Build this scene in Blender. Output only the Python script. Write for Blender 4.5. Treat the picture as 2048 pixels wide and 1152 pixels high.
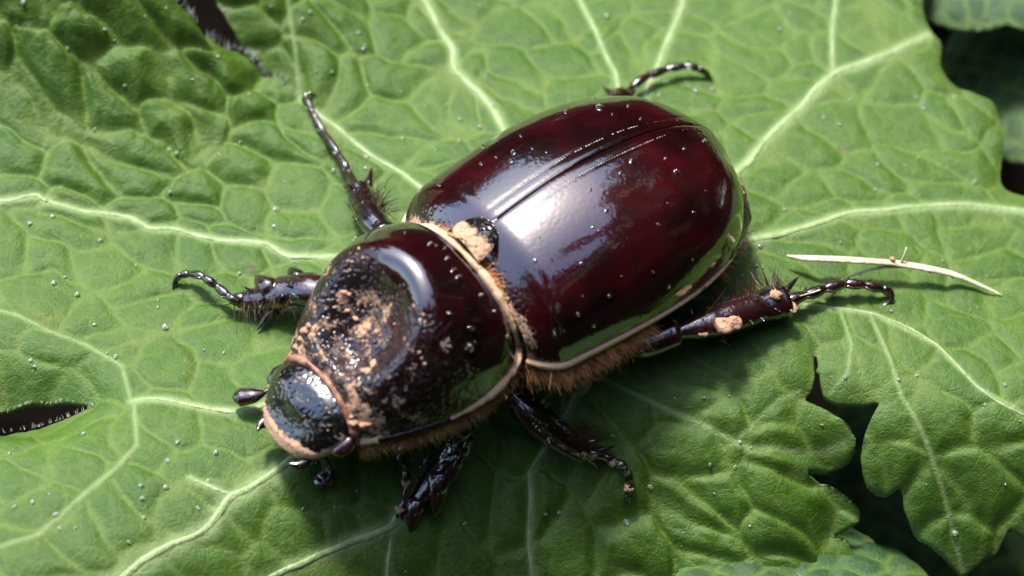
import bpy, math, random
import numpy as np
from mathutils import Vector

# ------------------------------------------------------------------ scene, camera, light
for o in list(bpy.data.objects):
    bpy.data.objects.remove(o)
S = bpy.context.scene
COL = S.collection
rnd = random.Random(7)
RS = np.random.RandomState(11)
# one Blender unit is one centimetre of the place
TILT = math.radians(40.0)
DIST = 18.96
CU = np.array([0, math.cos(TILT), math.sin(TILT)])
CN = np.array([0, -math.sin(TILT), math.cos(TILT)])
CP = CN * DIST
cd = bpy.data.cameras.new('camera')
cam = bpy.data.objects.new('camera', cd)
COL.objects.link(cam)
cam.location = CP
cam.rotation_euler = (TILT, 0, 0)
cd.lens = 100
cd.sensor_width = 36
cd.clip_start = 0.1
cd.clip_end = 20000
cd.dof.use_dof = True
cd.dof.focus_distance = 19.05
cd.dof.aperture_fstop = 0.28
S.camera = cam

SUN_AZ = math.radians(116.0)      # direction the sunlight comes from, counter-clockwise from +X
SUN_EL = math.radians(67.0)
sv = Vector((math.cos(SUN_AZ) * math.cos(SUN_EL), math.sin(SUN_AZ) * math.cos(SUN_EL), math.sin(SUN_EL)))
sd = bpy.data.lights.new('sun', 'SUN')
sd.energy = 2.0
sd.angle = math.radians(10.0)
sd.color = (1.0, 0.95, 0.87)
sun = bpy.data.objects.new('sun', sd)
COL.objects.link(sun)
sun.rotation_euler = sv.to_track_quat('Z', 'Y').to_euler()
sun.location = (0, 0, 60)
W = bpy.data.worlds.new('World')
S.world = W
W.use_nodes = True
wn = W.node_tree
sky = wn.nodes.new('ShaderNodeTexSky')
sky.sky_type = 'NISHITA'
sky.sun_disc = False
sky.sun_elevation = SUN_EL
sky.sun_rotation = math.pi / 2 - SUN_AZ
sky.air_density = 1.0
sky.dust_density = 1.6
wn.links.new(sky.outputs[0], wn.nodes['Background'].inputs[0])
wn.nodes['Background'].inputs[1].default_value = 0.15
S.view_settings.view_transform = 'Standard'
S.view_settings.look = 'None'
S.view_settings.gamma = 1
S.view_settings.exposure = 1.68
S.render.resolution_x = 1024
S.render.resolution_y = 576

# ------------------------------------------------------------------ helpers
def ray(px, py):
    d = np.array([(px - 1024) / 300.0, 0, 0]) + CU * ((576 - py) / 300.0) - CN * DIST
    return d / np.linalg.norm(d)

def at(px, py, hf, h=0.0):
    """point of the picture ray that lies h above the height function hf"""
    d = ray(px, py)
    z = -0.4
    for _ in range(14):
        k = (z - CP[2]) / d[2]
        p = CP + d * k
        z = 0.5 * z + 0.5 * (hf(p[0], p[1]) + h)
    k = (z - CP[2]) / d[2]
    return CP + d * k

def link(o, parent=None):
    COL.objects.link(o)
    if parent is not None:
        o.parent = parent
    return o

def mesh(name, verts, faces, mat, parent=None, smooth=True, attrs=None, loop_faces=False):
    me = bpy.data.meshes.new(name)
    V = np.asarray(verts, dtype=np.float32).reshape(-1, 3)
    if isinstance(faces, np.ndarray) and faces.ndim == 2:
        n, k = faces.shape
        me.vertices.add(len(V)); me.vertices.foreach_set('co', V.ravel())
        me.loops.add(n * k); me.loops.foreach_set('vertex_index', faces.astype(np.int32).ravel())
        me.polygons.add(n)
        me.polygons.foreach_set('loop_start', np.arange(0, n * k, k, dtype=np.int32))
        me.polygons.foreach_set('loop_total', np.full(n, k, dtype=np.int32))
        me.update(calc_edges=True)
    else:
        me.from_pydata([tuple(map(float, v)) for v in V], [], [tuple(f) for f in faces])
    me.validate()
    me.polygons.foreach_set('use_smooth', np.full(len(me.polygons), smooth))
    if attrs:
        for k, a in attrs.items():
            at_ = me.attributes.new(k, 'FLOAT', 'POINT')
            at_.data.foreach_set('value', np.asarray(a, dtype=np.float32).ravel())
    me.materials.append(mat)
    o = bpy.data.objects.new(name, me)
    return link(o, parent)

def grid_faces(nu, nv, wrap_v=False):
    i = np.arange(nu - 1)[:, None]
    j = np.arange(nv if wrap_v else nv - 1)[None]
    a = i * nv + j
    b = i * nv + (j + 1) % nv
    return np.stack([a, b, b + nv, a + nv], -1).reshape(-1, 4)

def empty(name, loc, label=None, cat=None, group=None):
    o = bpy.data.objects.new(name, None)
    link(o)
    o.location = loc
    o.empty_display_size = 0.2
    return tag(o, label, cat, group)

def tag(o, label=None, cat=None, group=None, kind=None):
    if label: o['label'] = label
    if cat: o['category'] = cat
    if group: o['group'] = group
    if kind: o['kind'] = kind
    return o

def catmull(pts, n):
    P = np.asarray(pts, float)
    m = len(P)
    Q = np.vstack([2 * P[0] - P[1], P, 2 * P[-1] - P[-2]])
    out = []
    for u in np.linspace(0, m - 1 - 1e-9, n):
        i = int(u); f = u - i
        p0, p1, p2, p3 = Q[i], Q[i + 1], Q[i + 2], Q[i + 3]
        out.append(0.5 * ((2 * p1) + (-p0 + p2) * f + (2 * p0 - 5 * p1 + 4 * p2 - p3) * f * f + (-p0 + 3 * p1 - 3 * p2 + p3) * f ** 3))
    return np.array(out)

def tube_geo(pts, rad, ns=10, flat=1.0, up=(0, 0, 1)):
    """closed tapered tube through the points: vertices, faces (quads, degenerate caps as quads)"""
    P = np.asarray(pts, float); n = len(P)
    rad = np.broadcast_to(np.asarray(rad, float), (n,))
    T = np.gradient(P, axis=0); T /= np.linalg.norm(T, axis=1)[:, None] + 1e-12
    up = np.asarray(up, float)
    up = np.broadcast_to(up, P.shape)
    A = np.cross(T, up); ln = np.linalg.norm(A, axis=1)
    A[ln < 1e-3] = np.cross(T[ln < 1e-3], np.array([1, 0.2, 0]))
    A /= np.linalg.norm(A, axis=1)[:, None]
    B = np.cross(A, T)
    th = np.arange(ns) * 2 * math.pi / ns
    V = P[:, None] + rad[:, None, None] * (np.cos(th)[None, :, None] * A[:, None] + flat * np.sin(th)[None, :, None] * B[:, None])
    V = np.vstack([V.reshape(-1, 3), P[:1] - T[:1] * rad[0] * 0.5, P[-1:] + T[-1:] * rad[-1] * 0.5])
    F = [tuple(f) for f in grid_faces(n, ns, True)]
    c0, c1 = n * ns, n * ns + 1
    for j in range(ns):
        F.append((c0, (j + 1) % ns, j))
        F.append((c1, (n - 1) * ns + j, (n - 1) * ns + (j + 1) % ns))
    return V, F

def join(geos):
    Vs, Fs, off = [], [], 0
    for V, F in geos:
        Vs.append(np.asarray(V)); Fs += [tuple(i + off for i in f) for f in F]
        off += len(V)
    return np.vstack(Vs), Fs

def tube(name, pts, rad, mat, parent, ns=10, n=None, flat=1.0, up=(0, 0, 1)):
    P = catmull(pts, n) if n else np.asarray(pts)
    r = np.asarray(rad, float)
    if n and r.ndim:
        r = np.interp(np.linspace(0, 1, n), np.linspace(0, 1, len(r)), r)
    V, F = tube_geo(P, r, ns, flat, up)
    return mesh(name, V, F, mat, parent)

def vnoise(x, y, seed=0):
    """smooth value noise, vectorised"""
    xi = np.floor(x).astype(np.int64); yi = np.floor(y).astype(np.int64)
    fx = x - xi; fy = y - yi
    fx = fx * fx * (3 - 2 * fx); fy = fy * fy * (3 - 2 * fy)
    def h(a, b):
        v = (a * 374761393 + b * 668265263 + seed * 1442695041) & 0x7fffffff
        v = ((v ^ (v >> 13)) * 1274126177) & 0x7fffffff
        return ((v ^ (v >> 16)) & 0xffff) / 65535.0
    return (h(xi, yi) * (1 - fx) + h(xi + 1, yi) * fx) * (1 - fy) + (h(xi, yi + 1) * (1 - fx) + h(xi + 1, yi + 1) * fx) * fy

def worley(x, y, cell, seed=0, jit=0.85):
    gx = np.floor(x / cell).astype(np.int64); gy = np.floor(y / cell).astype(np.int64)
    f1 = np.full(x.shape, 9e9); f2 = np.full(x.shape, 9e9); idv = np.zeros(x.shape)
    def h(a, b, s):
        v = (a * 73856093 + b * 19349663 + s * 83492791 + seed * 1640531513) & 0x7fffffff
        v = ((v ^ (v >> 15)) * 2246822519) & 0x7fffffff
        v = ((v ^ (v >> 13)) * 3266489917) & 0x7fffffff
        return ((v ^ (v >> 16)) & 0xffff) / 65535.0
    for a in (-2, -1, 0, 1, 2):
        for b in (-2, -1, 0, 1, 2):
            cx = (gx + a + 0.5 + jit * (h(gx + a, gy + b, 1) - 0.5)) * cell
            cy = (gy + b + 0.5 + jit * (h(gx + a, gy + b, 2) - 0.5)) * cell
            d = np.hypot(x - cx, y - cy)
            nearer = d < f1
            f2 = np.where(nearer, f1, np.minimum(f2, d))
            idv = np.where(nearer, h(gx + a, gy + b, 3), idv)
            f1 = np.where(nearer, d, f1)
    return f1, f2, idv

def seg_dist(X, Y, pl):
    """distance to a polyline, and the running fraction at the nearest point"""
    best = np.full(X.shape, 9e9)
    for (ax, ay), (bx, by) in zip(pl[:-1], pl[1:]):
        dx, dy = bx - ax, by - ay
        L = dx * dx + dy * dy + 1e-12
        tt = np.clip(((X - ax) * dx + (Y - ay) * dy) / L, 0, 1)
        best = np.minimum(best, np.hypot(X - ax - tt * dx, Y - ay - tt * dy))
    return best

def poly_sdf(X, Y, poly):
    d = seg_dist(X, Y, list(poly) + [poly[0]])
    ins = np.zeros(X.shape, bool)
    n = len(poly)
    for i in range(n):
        (x0, y0), (x1, y1) = poly[i], poly[(i + 1) % n]
        c = (y0 > Y) != (y1 > Y)
        xx = x0 + (Y - y0) / (y1 - y0 + 1e-12) * (x1 - x0)
        ins ^= c & (X < xx)
    return np.where(ins, -d, d)

def sm(a, b, x):
    u = np.clip((x - a) / (b - a), 0, 1)
    return u * u * (3 - 2 * u)

# ------------------------------------------------------------------ materials
def new_mat(name):
    m = bpy.data.materials.new(name)
    m.use_nodes = True
    nt = m.node_tree
    b = nt.nodes['Principled BSDF']
    return m, nt, b

def nd(nt, typ, **kw):
    n = nt.nodes.new(typ)
    for k, v in kw.items():
        if k in n.inputs.keys(): n.inputs[k].default_value = v
        else: setattr(n, k, v)
    return n

def noise(nt, scale, detail=4, rough=0.55, coord='Object'):
    tc = nd(nt, 'ShaderNodeTexCoord')
    n = nd(nt, 'ShaderNodeTexNoise')
    n.inputs['Scale'].default_value = scale
    n.inputs['Detail'].default_value = detail
    n.inputs['Roughness'].default_value = rough
    nt.links.new(tc.outputs[coord], n.inputs['Vector'])
    return n.outputs['Fac']

def ramp(nt, fac, stops):
    r = nd(nt, 'ShaderNodeValToRGB')
    while len(r.color_ramp.elements) < len(stops):
        r.color_ramp.elements.new(0.5)
    for e, (p, c) in zip(r.color_ramp.elements, stops):
        e.position = p
        e.color = c if len(c) == 4 else (*c, 1)
    nt.links.new(fac, r.inputs[0])
    return r.outputs[0]

def math_(nt, op, a, b=None, clamp=False):
    m = nd(nt, 'ShaderNodeMath', operation=op)
    m.use_clamp = clamp
    for i, v in enumerate((a, b)):
        if v is None: continue
        if isinstance(v, (int, float)): m.inputs[i].default_value = v
        else: nt.links.new(v, m.inputs[i])
    return m.outputs[0]

def mix(nt, fac, a, b):
    m = nd(nt, 'ShaderNodeMix', data_type='RGBA')
    for k, v in ((0, fac), (6, a), (7, b)):
        if isinstance(v, (int, float)): m.inputs[k].default_value = v
        elif isinstance(v, tuple): m.inputs[k].default_value = (*v, 1)
        else: nt.links.new(v, m.inputs[k])
    return m.outputs[2]

def attr(nt, name):
    a = nd(nt, 'ShaderNodeAttribute')
    a.attribute_name = name
    return a.outputs['Fac']

def bump(nt, b, h, strength, dist):
    n = nd(nt, 'ShaderNodeBump')
    n.inputs['Strength'].default_value = strength
    n.inputs['Distance'].default_value = dist
    nt.links.new(h, n.inputs['Height'])
    nt.links.new(n.outputs[0], b.inputs['Normal'])
    return n

def leaf_material(name, base, base2, rough=0.42, veinc=(0.27, 0.37, 0.15)):
    m, nt, b = new_mat(name)
    n1 = noise(nt, 1.6, 3)
    n2 = noise(nt, 14.0, 5, 0.65)
    col = mix(nt, ramp(nt, n1, [(0.35, (0, 0, 0)), (0.68, (1, 1, 1))]), base, base2)
    col = mix(nt, math_(nt, 'MULTIPLY', ramp(nt, n2, [(0.45, (0, 0, 0)), (0.75, (1, 1, 1))]), 0.4), col, tuple(c * 1.35 for c in base2))
    col = mix(nt, math_(nt, 'MULTIPLY', attr(nt, 'rib'), 0.8), col, (0.095, 0.165, 0.022))
    tc = nd(nt, 'ShaderNodeTexCoord')
    wv = nd(nt, 'ShaderNodeTexNoise'); wv.inputs['Scale'].default_value = 5.0; wv.inputs['Detail'].default_value = 3
    nt.links.new(tc.outputs['Object'], wv.inputs['Vector'])
    vm = nd(nt, 'ShaderNodeVectorMath', operation='MULTIPLY_ADD')
    vm.inputs[1].default_value = (0.12, 0.12, 0.12)
    nt.links.new(wv.outputs['Color'], vm.inputs[0]); nt.links.new(tc.outputs['Object'], vm.inputs[2])
    ve = nd(nt, 'ShaderNodeTexVoronoi', feature='DISTANCE_TO_EDGE')
    ve.inputs['Scale'].default_value = 8.0
    nt.links.new(vm.outputs[0], ve.inputs['Vector'])
    veinlet = ramp(nt, ve.outputs['Distance'], [(0.0, (1, 1, 1)), (0.07, (0, 0, 0))])
    col = mix(nt, math_(nt, 'MULTIPLY', math_(nt, 'MULTIPLY', veinlet, n1), 0.45), col, (0.10, 0.18, 0.03))
    vn = math_(nt, 'MULTIPLY', attr(nt, 'vein'), math_(nt, 'ADD', math_(nt, 'MULTIPLY', n2, 0.5), 0.6), True)
    col = mix(nt, vn, col, veinc)
    col = mix(nt, math_(nt, 'MULTIPLY', attr(nt, 'edge'), 0.6), col, (0.10, 0.17, 0.04))
    sp_ = noise(nt, 3.3, 6, 0.6)
    col = mix(nt, ramp(nt, sp_, [(0.66, (0, 0, 0)), (0.75, (0.7, 0.7, 0.7))]), col, (0.13, 0.16, 0.012))
    sp2 = noise(nt, 6.1, 2, 0.5)
    col = mix(nt, ramp(nt, sp2, [(0.735, (0, 0, 0)), (0.76, (0.6, 0.6, 0.6))]), col, (0.09, 0.05, 0.03))
    nt.links.new(col, b.inputs['Base Color'])
    n3 = noise(nt, 55.0, 4, 0.7)
    nt.links.new(math_(nt, 'ADD', math_(nt, 'MULTIPLY', n2, 0.22), rough - 0.05), b.inputs['Roughness'])
    b.inputs['IOR'].default_value = 1.55
    b.inputs['Specular IOR Level'].default_value = 0.36
    hh = math_(nt, 'ADD', math_(nt, 'MULTIPLY', n2, 0.6), math_(nt, 'MULTIPLY', n3, 0.4))
    hh = math_(nt, 'SUBTRACT', hh, math_(nt, 'MULTIPLY', veinlet, 0.07))
    bump(nt, b, hh, 0.65, 0.033)
    return m

M = {}
M['leaf'] = leaf_material('leaf_green', (0.031, 0.090, 0.0035), (0.056, 0.122, 0.008))
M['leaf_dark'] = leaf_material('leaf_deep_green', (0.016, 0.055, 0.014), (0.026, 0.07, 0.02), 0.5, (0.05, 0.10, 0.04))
m, nt, b = new_mat('pale_vein')
nt.links.new(ramp(nt, noise(nt, 9, 5, 0.7), [(0.3, (0.16, 0.25, 0.07)), (0.62, (0.32, 0.42, 0.20))]), b.inputs['Base Color'])
b.inputs['Roughness'].default_value = 0.45
bump(nt, b, noise(nt, 40, 3), 0.5, 0.02)
M['vein'] = m
m, nt, b = new_mat('dull_vein')
b.inputs['Base Color'].default_value = (0.06, 0.12, 0.04, 1)
b.inputs['Roughness'].default_value = 0.5
M['vein_dark'] = m
m, nt, b = new_mat('leaf_hair')
b.inputs['Base Color'].default_value = (0.34, 0.38, 0.32, 1)
b.inputs['Roughness'].default_value = 0.4
M['leaf_hair'] = m
m, nt, b = new_mat('petiole')
nt.links.new(ramp(nt, noise(nt, 4, 4), [(0.3, (0.07, 0.12, 0.03)), (0.7, (0.14, 0.12, 0.05))]), b.inputs['Base Color'])
b.inputs['Roughness'].default_value = 0.5
M['petiole'] = m
m, nt, b = new_mat('soil')
nt.links.new(ramp(nt, noise(nt, 1.2, 8, 0.7), [(0.3, (0.006, 0.004, 0.003)), (0.75, (0.022, 0.016, 0.011))]), b.inputs['Base Color'])
b.inputs['Roughness'].default_value = 0.95
bump(nt, b, noise(nt, 2.5, 8, 0.7), 1.0, 0.8)
b.inputs['Specular IOR Level'].default_value = 0.05
M['soil'] = m
m, nt, b = new_mat('tree_leaf')
nt.links.new(ramp(nt, noise(nt, 0.02, 4), [(0.35, (0.025, 0.055, 0.012)), (0.7, (0.05, 0.1, 0.025))]), b.inputs['Base Color'])
b.inputs['Roughness'].default_value = 0.6
M['tree_leaf'] = m
m, nt, b = new_mat('tree_bark')
nt.links.new(ramp(nt, noise(nt, 0.1, 6), [(0.3, (0.04, 0.03, 0.02)), (0.7, (0.1, 0.075, 0.05))]), b.inputs['Base Color'])
b.inputs['Roughness'].default_value = 0.9
M['bark'] = m

CLAY = (0.60, 0.36, 0.22)
def shell_material(name, dark, red, clay_scale=9.0, rough=0.13):
    """glossy chitin; attribute 'clay' is dried mud, 'pit' is punctured rough skin"""
    m, nt, b = new_mat(name)
    n1 = noise(nt, 2.2, 3)
    n2 = noise(nt, clay_scale, 6, 0.7)
    n3 = noise(nt, 42.0, 4, 0.7)
    col = mix(nt, ramp(nt, n1, [(0.38, (0, 0, 0)), (0.66, (1, 1, 1))]), dark, red)
    k = math_(nt, 'ADD', attr(nt, 'clay'), math_(nt, 'MULTIPLY', math_(nt, 'SUBTRACT', n2, 0.5), 2.2))
    k = math_(nt, 'ADD', k, math_(nt, 'MULTIPLY', math_(nt, 'SUBTRACT', n3, 0.5), 0.9))
    k = math_(nt, 'MULTIPLY', math_(nt, 'SUBTRACT', k, 0.5), 5.0, True)
    k = math_(nt, 'MULTIPLY', k, math_(nt, 'GREATER_THAN', attr(nt, 'clay'), 0.02))
    clay = mix(nt, ramp(nt, n3, [(0.3, (0, 0, 0)), (0.7, (1, 1, 1))]), tuple(c * 0.7 for c in CLAY), tuple(min(1, c * 1.15) for c in CLAY))
    nt.links.new(mix(nt, k, col, clay), b.inputs['Base Color'])
    pit = attr(nt, 'pit')
    r = math_(nt, 'ADD', math_(nt, 'MULTIPLY', pit, 0.22), rough)
    r = math_(nt, 'ADD', r, math_(nt, 'MULTIPLY', n2, 0.07))
    r = math_(nt, 'ADD', r, math_(nt, 'MULTIPLY', k, 0.6), True)
    nt.links.new(r, b.inputs['Roughness'])
    b.inputs['IOR'].default_value = 1.5
    b.inputs['Coat Weight'].default_value = 1.0
    b.inputs['Coat IOR'].default_value = 1.9
    nt.links.new(math_(nt, 'MULTIPLY', math_(nt, 'ADD', math_(nt, 'MULTIPLY', k, 0.7), math_(nt, 'MULTIPLY', pit, 0.28)), 1.0, True), b.inputs['Coat Roughness'])
    nt.links.new(math_(nt, 'MULTIPLY', math_(nt, 'SUBTRACT', 1.0, k, True), math_(nt, 'SUBTRACT', 1.0, math_(nt, 'MULTIPLY', pit, 0.65))), b.inputs['Coat Weight'])
    tc = nd(nt, 'ShaderNodeTexCoord')
    vo = nd(nt, 'ShaderNodeTexVoronoi')
    vo.inputs['Scale'].default_value = 30
    vo.feature = 'SMOOTH_F1'
    nt.links.new(tc.outputs['Object'], vo.inputs['Vector'])
    pits = math_(nt, 'MULTIPLY', math_(nt, 'MINIMUM', math_(nt, 'MULTIPLY', vo.outputs['Distance'], 2.2), 1.0), pit)
    h = math_(nt, 'ADD', pits, math_(nt, 'MULTIPLY', k, 0.5))
    h = math_(nt, 'ADD', h, math_(nt, 'MULTIPLY', math_(nt, 'MULTIPLY', n3, k), 0.8))
    h = math_(nt, 'ADD', h, math_(nt, 'MULTIPLY', n2, 0.05))
    bump(nt, b, h, 0.6, 0.022)
    nb_ = nd(nt, 'ShaderNodeBump'); nb_.inputs['Strength'].default_value = 0.6; nb_.inputs['Distance'].default_value = 0.022
    nt.links.new(h, nb_.inputs['Height']); nt.links.new(nb_.outputs[0], b.inputs['Coat Normal'])
    return m

M['elytron'] = shell_material('maroon_elytron', (0.008, 0.0015, 0.002), (0.034, 0.0022, 0.004))
M['pronotum'] = shell_material('maroon_pronotum', (0.006, 0.0015, 0.002), (0.02, 0.002, 0.003), 7.0, 0.14)
M['head'] = shell_material('black_head', (0.004, 0.003, 0.003), (0.009, 0.004, 0.004), 7.0, 0.12)
M['leg'] = shell_material('black_red_leg', (0.006, 0.002, 0.002), (0.03, 0.004, 0.005), 8.0, 0.24)
M['belly'] = shell_material('dark_belly', (0.008, 0.003, 0.002), (0.03, 0.008, 0.004), 6.0, 0.3)
m, nt, b = new_mat('clay_rim')
n = noise(nt, 6.0, 5, 0.75)
f = math_(nt, 'MULTIPLY', math_(nt, 'ADD', attr(nt, 'clay'), math_(nt, 'MULTIPLY', math_(nt, 'SUBTRACT', n, 0.5), 3.0)), 1.0, True)
f = ramp(nt, f, [(0.38, (0, 0, 0)), (0.55, (1, 1, 1))])
nt.links.new(mix(nt, f, (0.012, 0.006, 0.006), (0.66, 0.44, 0.27)), b.inputs['Base Color'])
nt.links.new(math_(nt, 'ADD', math_(nt, 'MULTIPLY', f, 0.5), 0.25), b.inputs['Roughness'])
bump(nt, b, noise(nt, 30, 4), 0.5, 0.02)
M['rim'] = m
m, nt, b = new_mat('red_brown_rim')
nt.links.new(ramp(nt, noise(nt, 6, 5, 0.7), [(0.35, (0.10, 0.02, 0.01)), (0.6, (0.55, 0.28, 0.16))]), b.inputs['Base Color'])
b.inputs['Roughness'].default_value = 0.4
M['redrim'] = m
m, nt, b = new_mat('dried_clay')
nt.links.new(ramp(nt, noise(nt, 14, 5, 0.7), [(0.3, (0.42, 0.22, 0.13)), (0.7, (0.68, 0.43, 0.28))]), b.inputs['Base Color'])
b.inputs['Roughness'].default_value = 0.9
bump(nt, b, noise(nt, 30, 5, 0.7), 0.9, 0.03)
M['clay'] = m
m, nt, b = new_mat('orange_hair')
nt.links.new(ramp(nt, noise(nt, 5, 3), [(0.3, (0.34, 0.12, 0.04)), (0.7, (0.8, 0.42, 0.16))]), b.inputs['Base Color'])
b.inputs['Roughness'].default_value = 0.35
M['hair'] = m
m, nt, b = new_mat('dark_bristle')
b.inputs['Base Color'].default_value = (0.06, 0.015, 0.008, 1)
b.inputs['Roughness'].default_value = 0.3
M['bristle'] = m
m, nt, b = new_mat('dust_dot')
b.inputs['Base Color'].default_value = (0.36, 0.34, 0.28, 1)
b.inputs['Roughness'].default_value = 0.7
M['dust'] = m
m, nt, b = new_mat('water')
b.inputs['Base Color'].default_value = (1, 1, 1, 1)
b.inputs['Roughness'].default_value = 0.08
b.inputs['IOR'].default_value = 1.45
b.inputs['Transmission Weight'].default_value = 0.88  # the milky white share stands in for light gathered in the drops
M['water'] = m
m, nt, b = new_mat('clear_water')
b.inputs['Base Color'].default_value = (1, 1, 1, 1)
b.inputs['Roughness'].default_value = 0.05
b.inputs['IOR'].default_value = 1.4
b.inputs['Transmission Weight'].default_value = 1.0
M['clear_water'] = m
m, nt, b = new_mat('straw')
nt.links.new(ramp(nt, noise(nt, 7, 6, 0.7), [(0.3, (0.36, 0.30, 0.15)), (0.6, (0.74, 0.70, 0.50))]), b.inputs['Base Color'])
b.inputs['Roughness'].default_value = 0.7
bump(nt, b, noise(nt, 30, 4), 0.6, 0.02)
M['straw'] = m
m, nt, b = new_mat('dead_leaf')
nt.links.new(ramp(nt, noise(nt, 2, 6, 0.7), [(0.3, (0.06, 0.045, 0.035)), (0.7, (0.2, 0.16, 0.13))]), b.inputs['Base Color'])
b.inputs['Roughness'].default_value = 0.8
M['dead'] = m

# ------------------------------------------------------------------ the leaf: smooth height, veins, quilting
def H0(x, y):
    x = np.asarray(x, float); y = np.asarray(y, float)
    z = -0.44 + 0.05 * y
    # folds along a vein and falls away towards the front
    d1 = 0.565 * (x + 1.41) - 0.826 * (y + 1.2)
    d2 = -0.42 - y - 0.12 * np.clip(x - 1.0, 0, 9)
    d = -np.log(np.exp(-6 * np.clip(d1, -6, 6)) + np.exp(-6 * np.clip(d2, -6, 6))) / 6
    z = z - 1.0 * np.log1p(np.exp(d * 5.0)) / 5.0 + 0.16 * np.clip(d - 0.9, 0, 9) ** 1.5
    # slopes down to the right
    z = z - 0.05 * np.clip(x - 0.9, 0, 9) ** 1.6 + 0.10 * sm(-1.6, -3.4, x) - 0.55 * sm(1.6, 3.0, x) * sm(-0.3, -1.5, y)
    # upper left lobe swells up
    z = z + 1.55 * np.exp(-((x + 3.3) / 1.5) ** 2 - ((y - 3.1) / 1.05) ** 2)
    # folds down into the notches
    z = z - 0.30 * np.exp(-((x + 2.05 + 0.75 * (y - 2.4)) / 0.34) ** 2) * sm(1.6, 2.6, y)
    z = z - 0.26 * np.exp(-((y + 0.62) / 0.30) ** 2) * sm(-2.35, -3.2, x)
    z = z - 0.22 * np.exp(-((x - 2.05 - 0.35 * (-0.4 - y)) / 0.30) ** 2) * sm(-0.2, -0.9, y)
    # broad waves
    z = z + 0.07 * np.sin(1.1 * x + 0.7) * np.sin(1.3 * y + 0.4)
    return z

def px2(pl):
    return [tuple(at(a, b_, H0)[:2]) for a, b_ in pl]

OUT = px2([(592, 185), (540, 150), (480, 115), (420, 72), (370, 35), (335, 0), (300, -60), (180, -220), (-60, -330), (-330, -300),
           (-420, -120), (-520, 60), (-480, 260), (-560, 420), (-470, 620), (-420, 760), (-240, 860), (-100, 842), (0, 818), (60, 803),
           (120, 797), (190, 803), (130, 831), (60, 852), (0, 864), (-140, 905), (-380, 950), (-520, 1060), (-470, 1240), (-330, 1400),
           (-200, 1420), (-60, 1540), (160, 1530), (330, 1640), (560, 1590), (760, 1660), (960, 1580), (1160, 1620), (1300, 1480),
           (1480, 1440), (1560, 1320), (1660, 1270), (1690, 1190), (1714, 1135), (1694, 1084), (1648, 1062), (1712, 1052), (1724, 1025), (1696, 998),
           (1661, 968), (1618, 951), (1574, 943), (1650, 936), (1700, 915), (1715, 885), (1692, 842), (1648, 811), (1604, 793),
           (1624, 776), (1631, 745), (1628, 706), (1630, 690), (1636, 708), (1641, 755), (1649, 787), (1680, 802), (1722, 802), (1764, 796), (1748, 824),
           (1731, 859), (1722, 903), (1725, 946), (1735, 975), (1750, 984), (1779, 981), (1806, 970), (1810, 1012), (1824, 1051),
           (1858, 1090), (1897, 1126), (1925, 1150), (1958, 1134), (1993, 1107), (2010, 1077), (2019, 1053), (2048, 1076), (2090, 1110),
           (2160, 1090), (2190, 1030), (2290, 1000), (2330, 900), (2430, 850), (2440, 720), (2540, 640), (2500, 520), (2440, 430),
           (2280, 420), (2140, 400), (2048, 385), (2012, 372), (2000, 350), (2010, 280), (1995, 200), (1940, 178), (1900, 160), (1880, 125),
           (1886, 80), (1866, 62), (1850, 30), (1845, -10), (1880, -120), (1800, -230), (1640, -250), (1560, -360), (1380, -330), (1240, -430),
           (1060, -360), (900, -400), (760, -300), (620, -310), (520, -210), (440, -120), (425, -20), (446, 30), (486, 98), (538, 138), (578, 164)])
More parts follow.
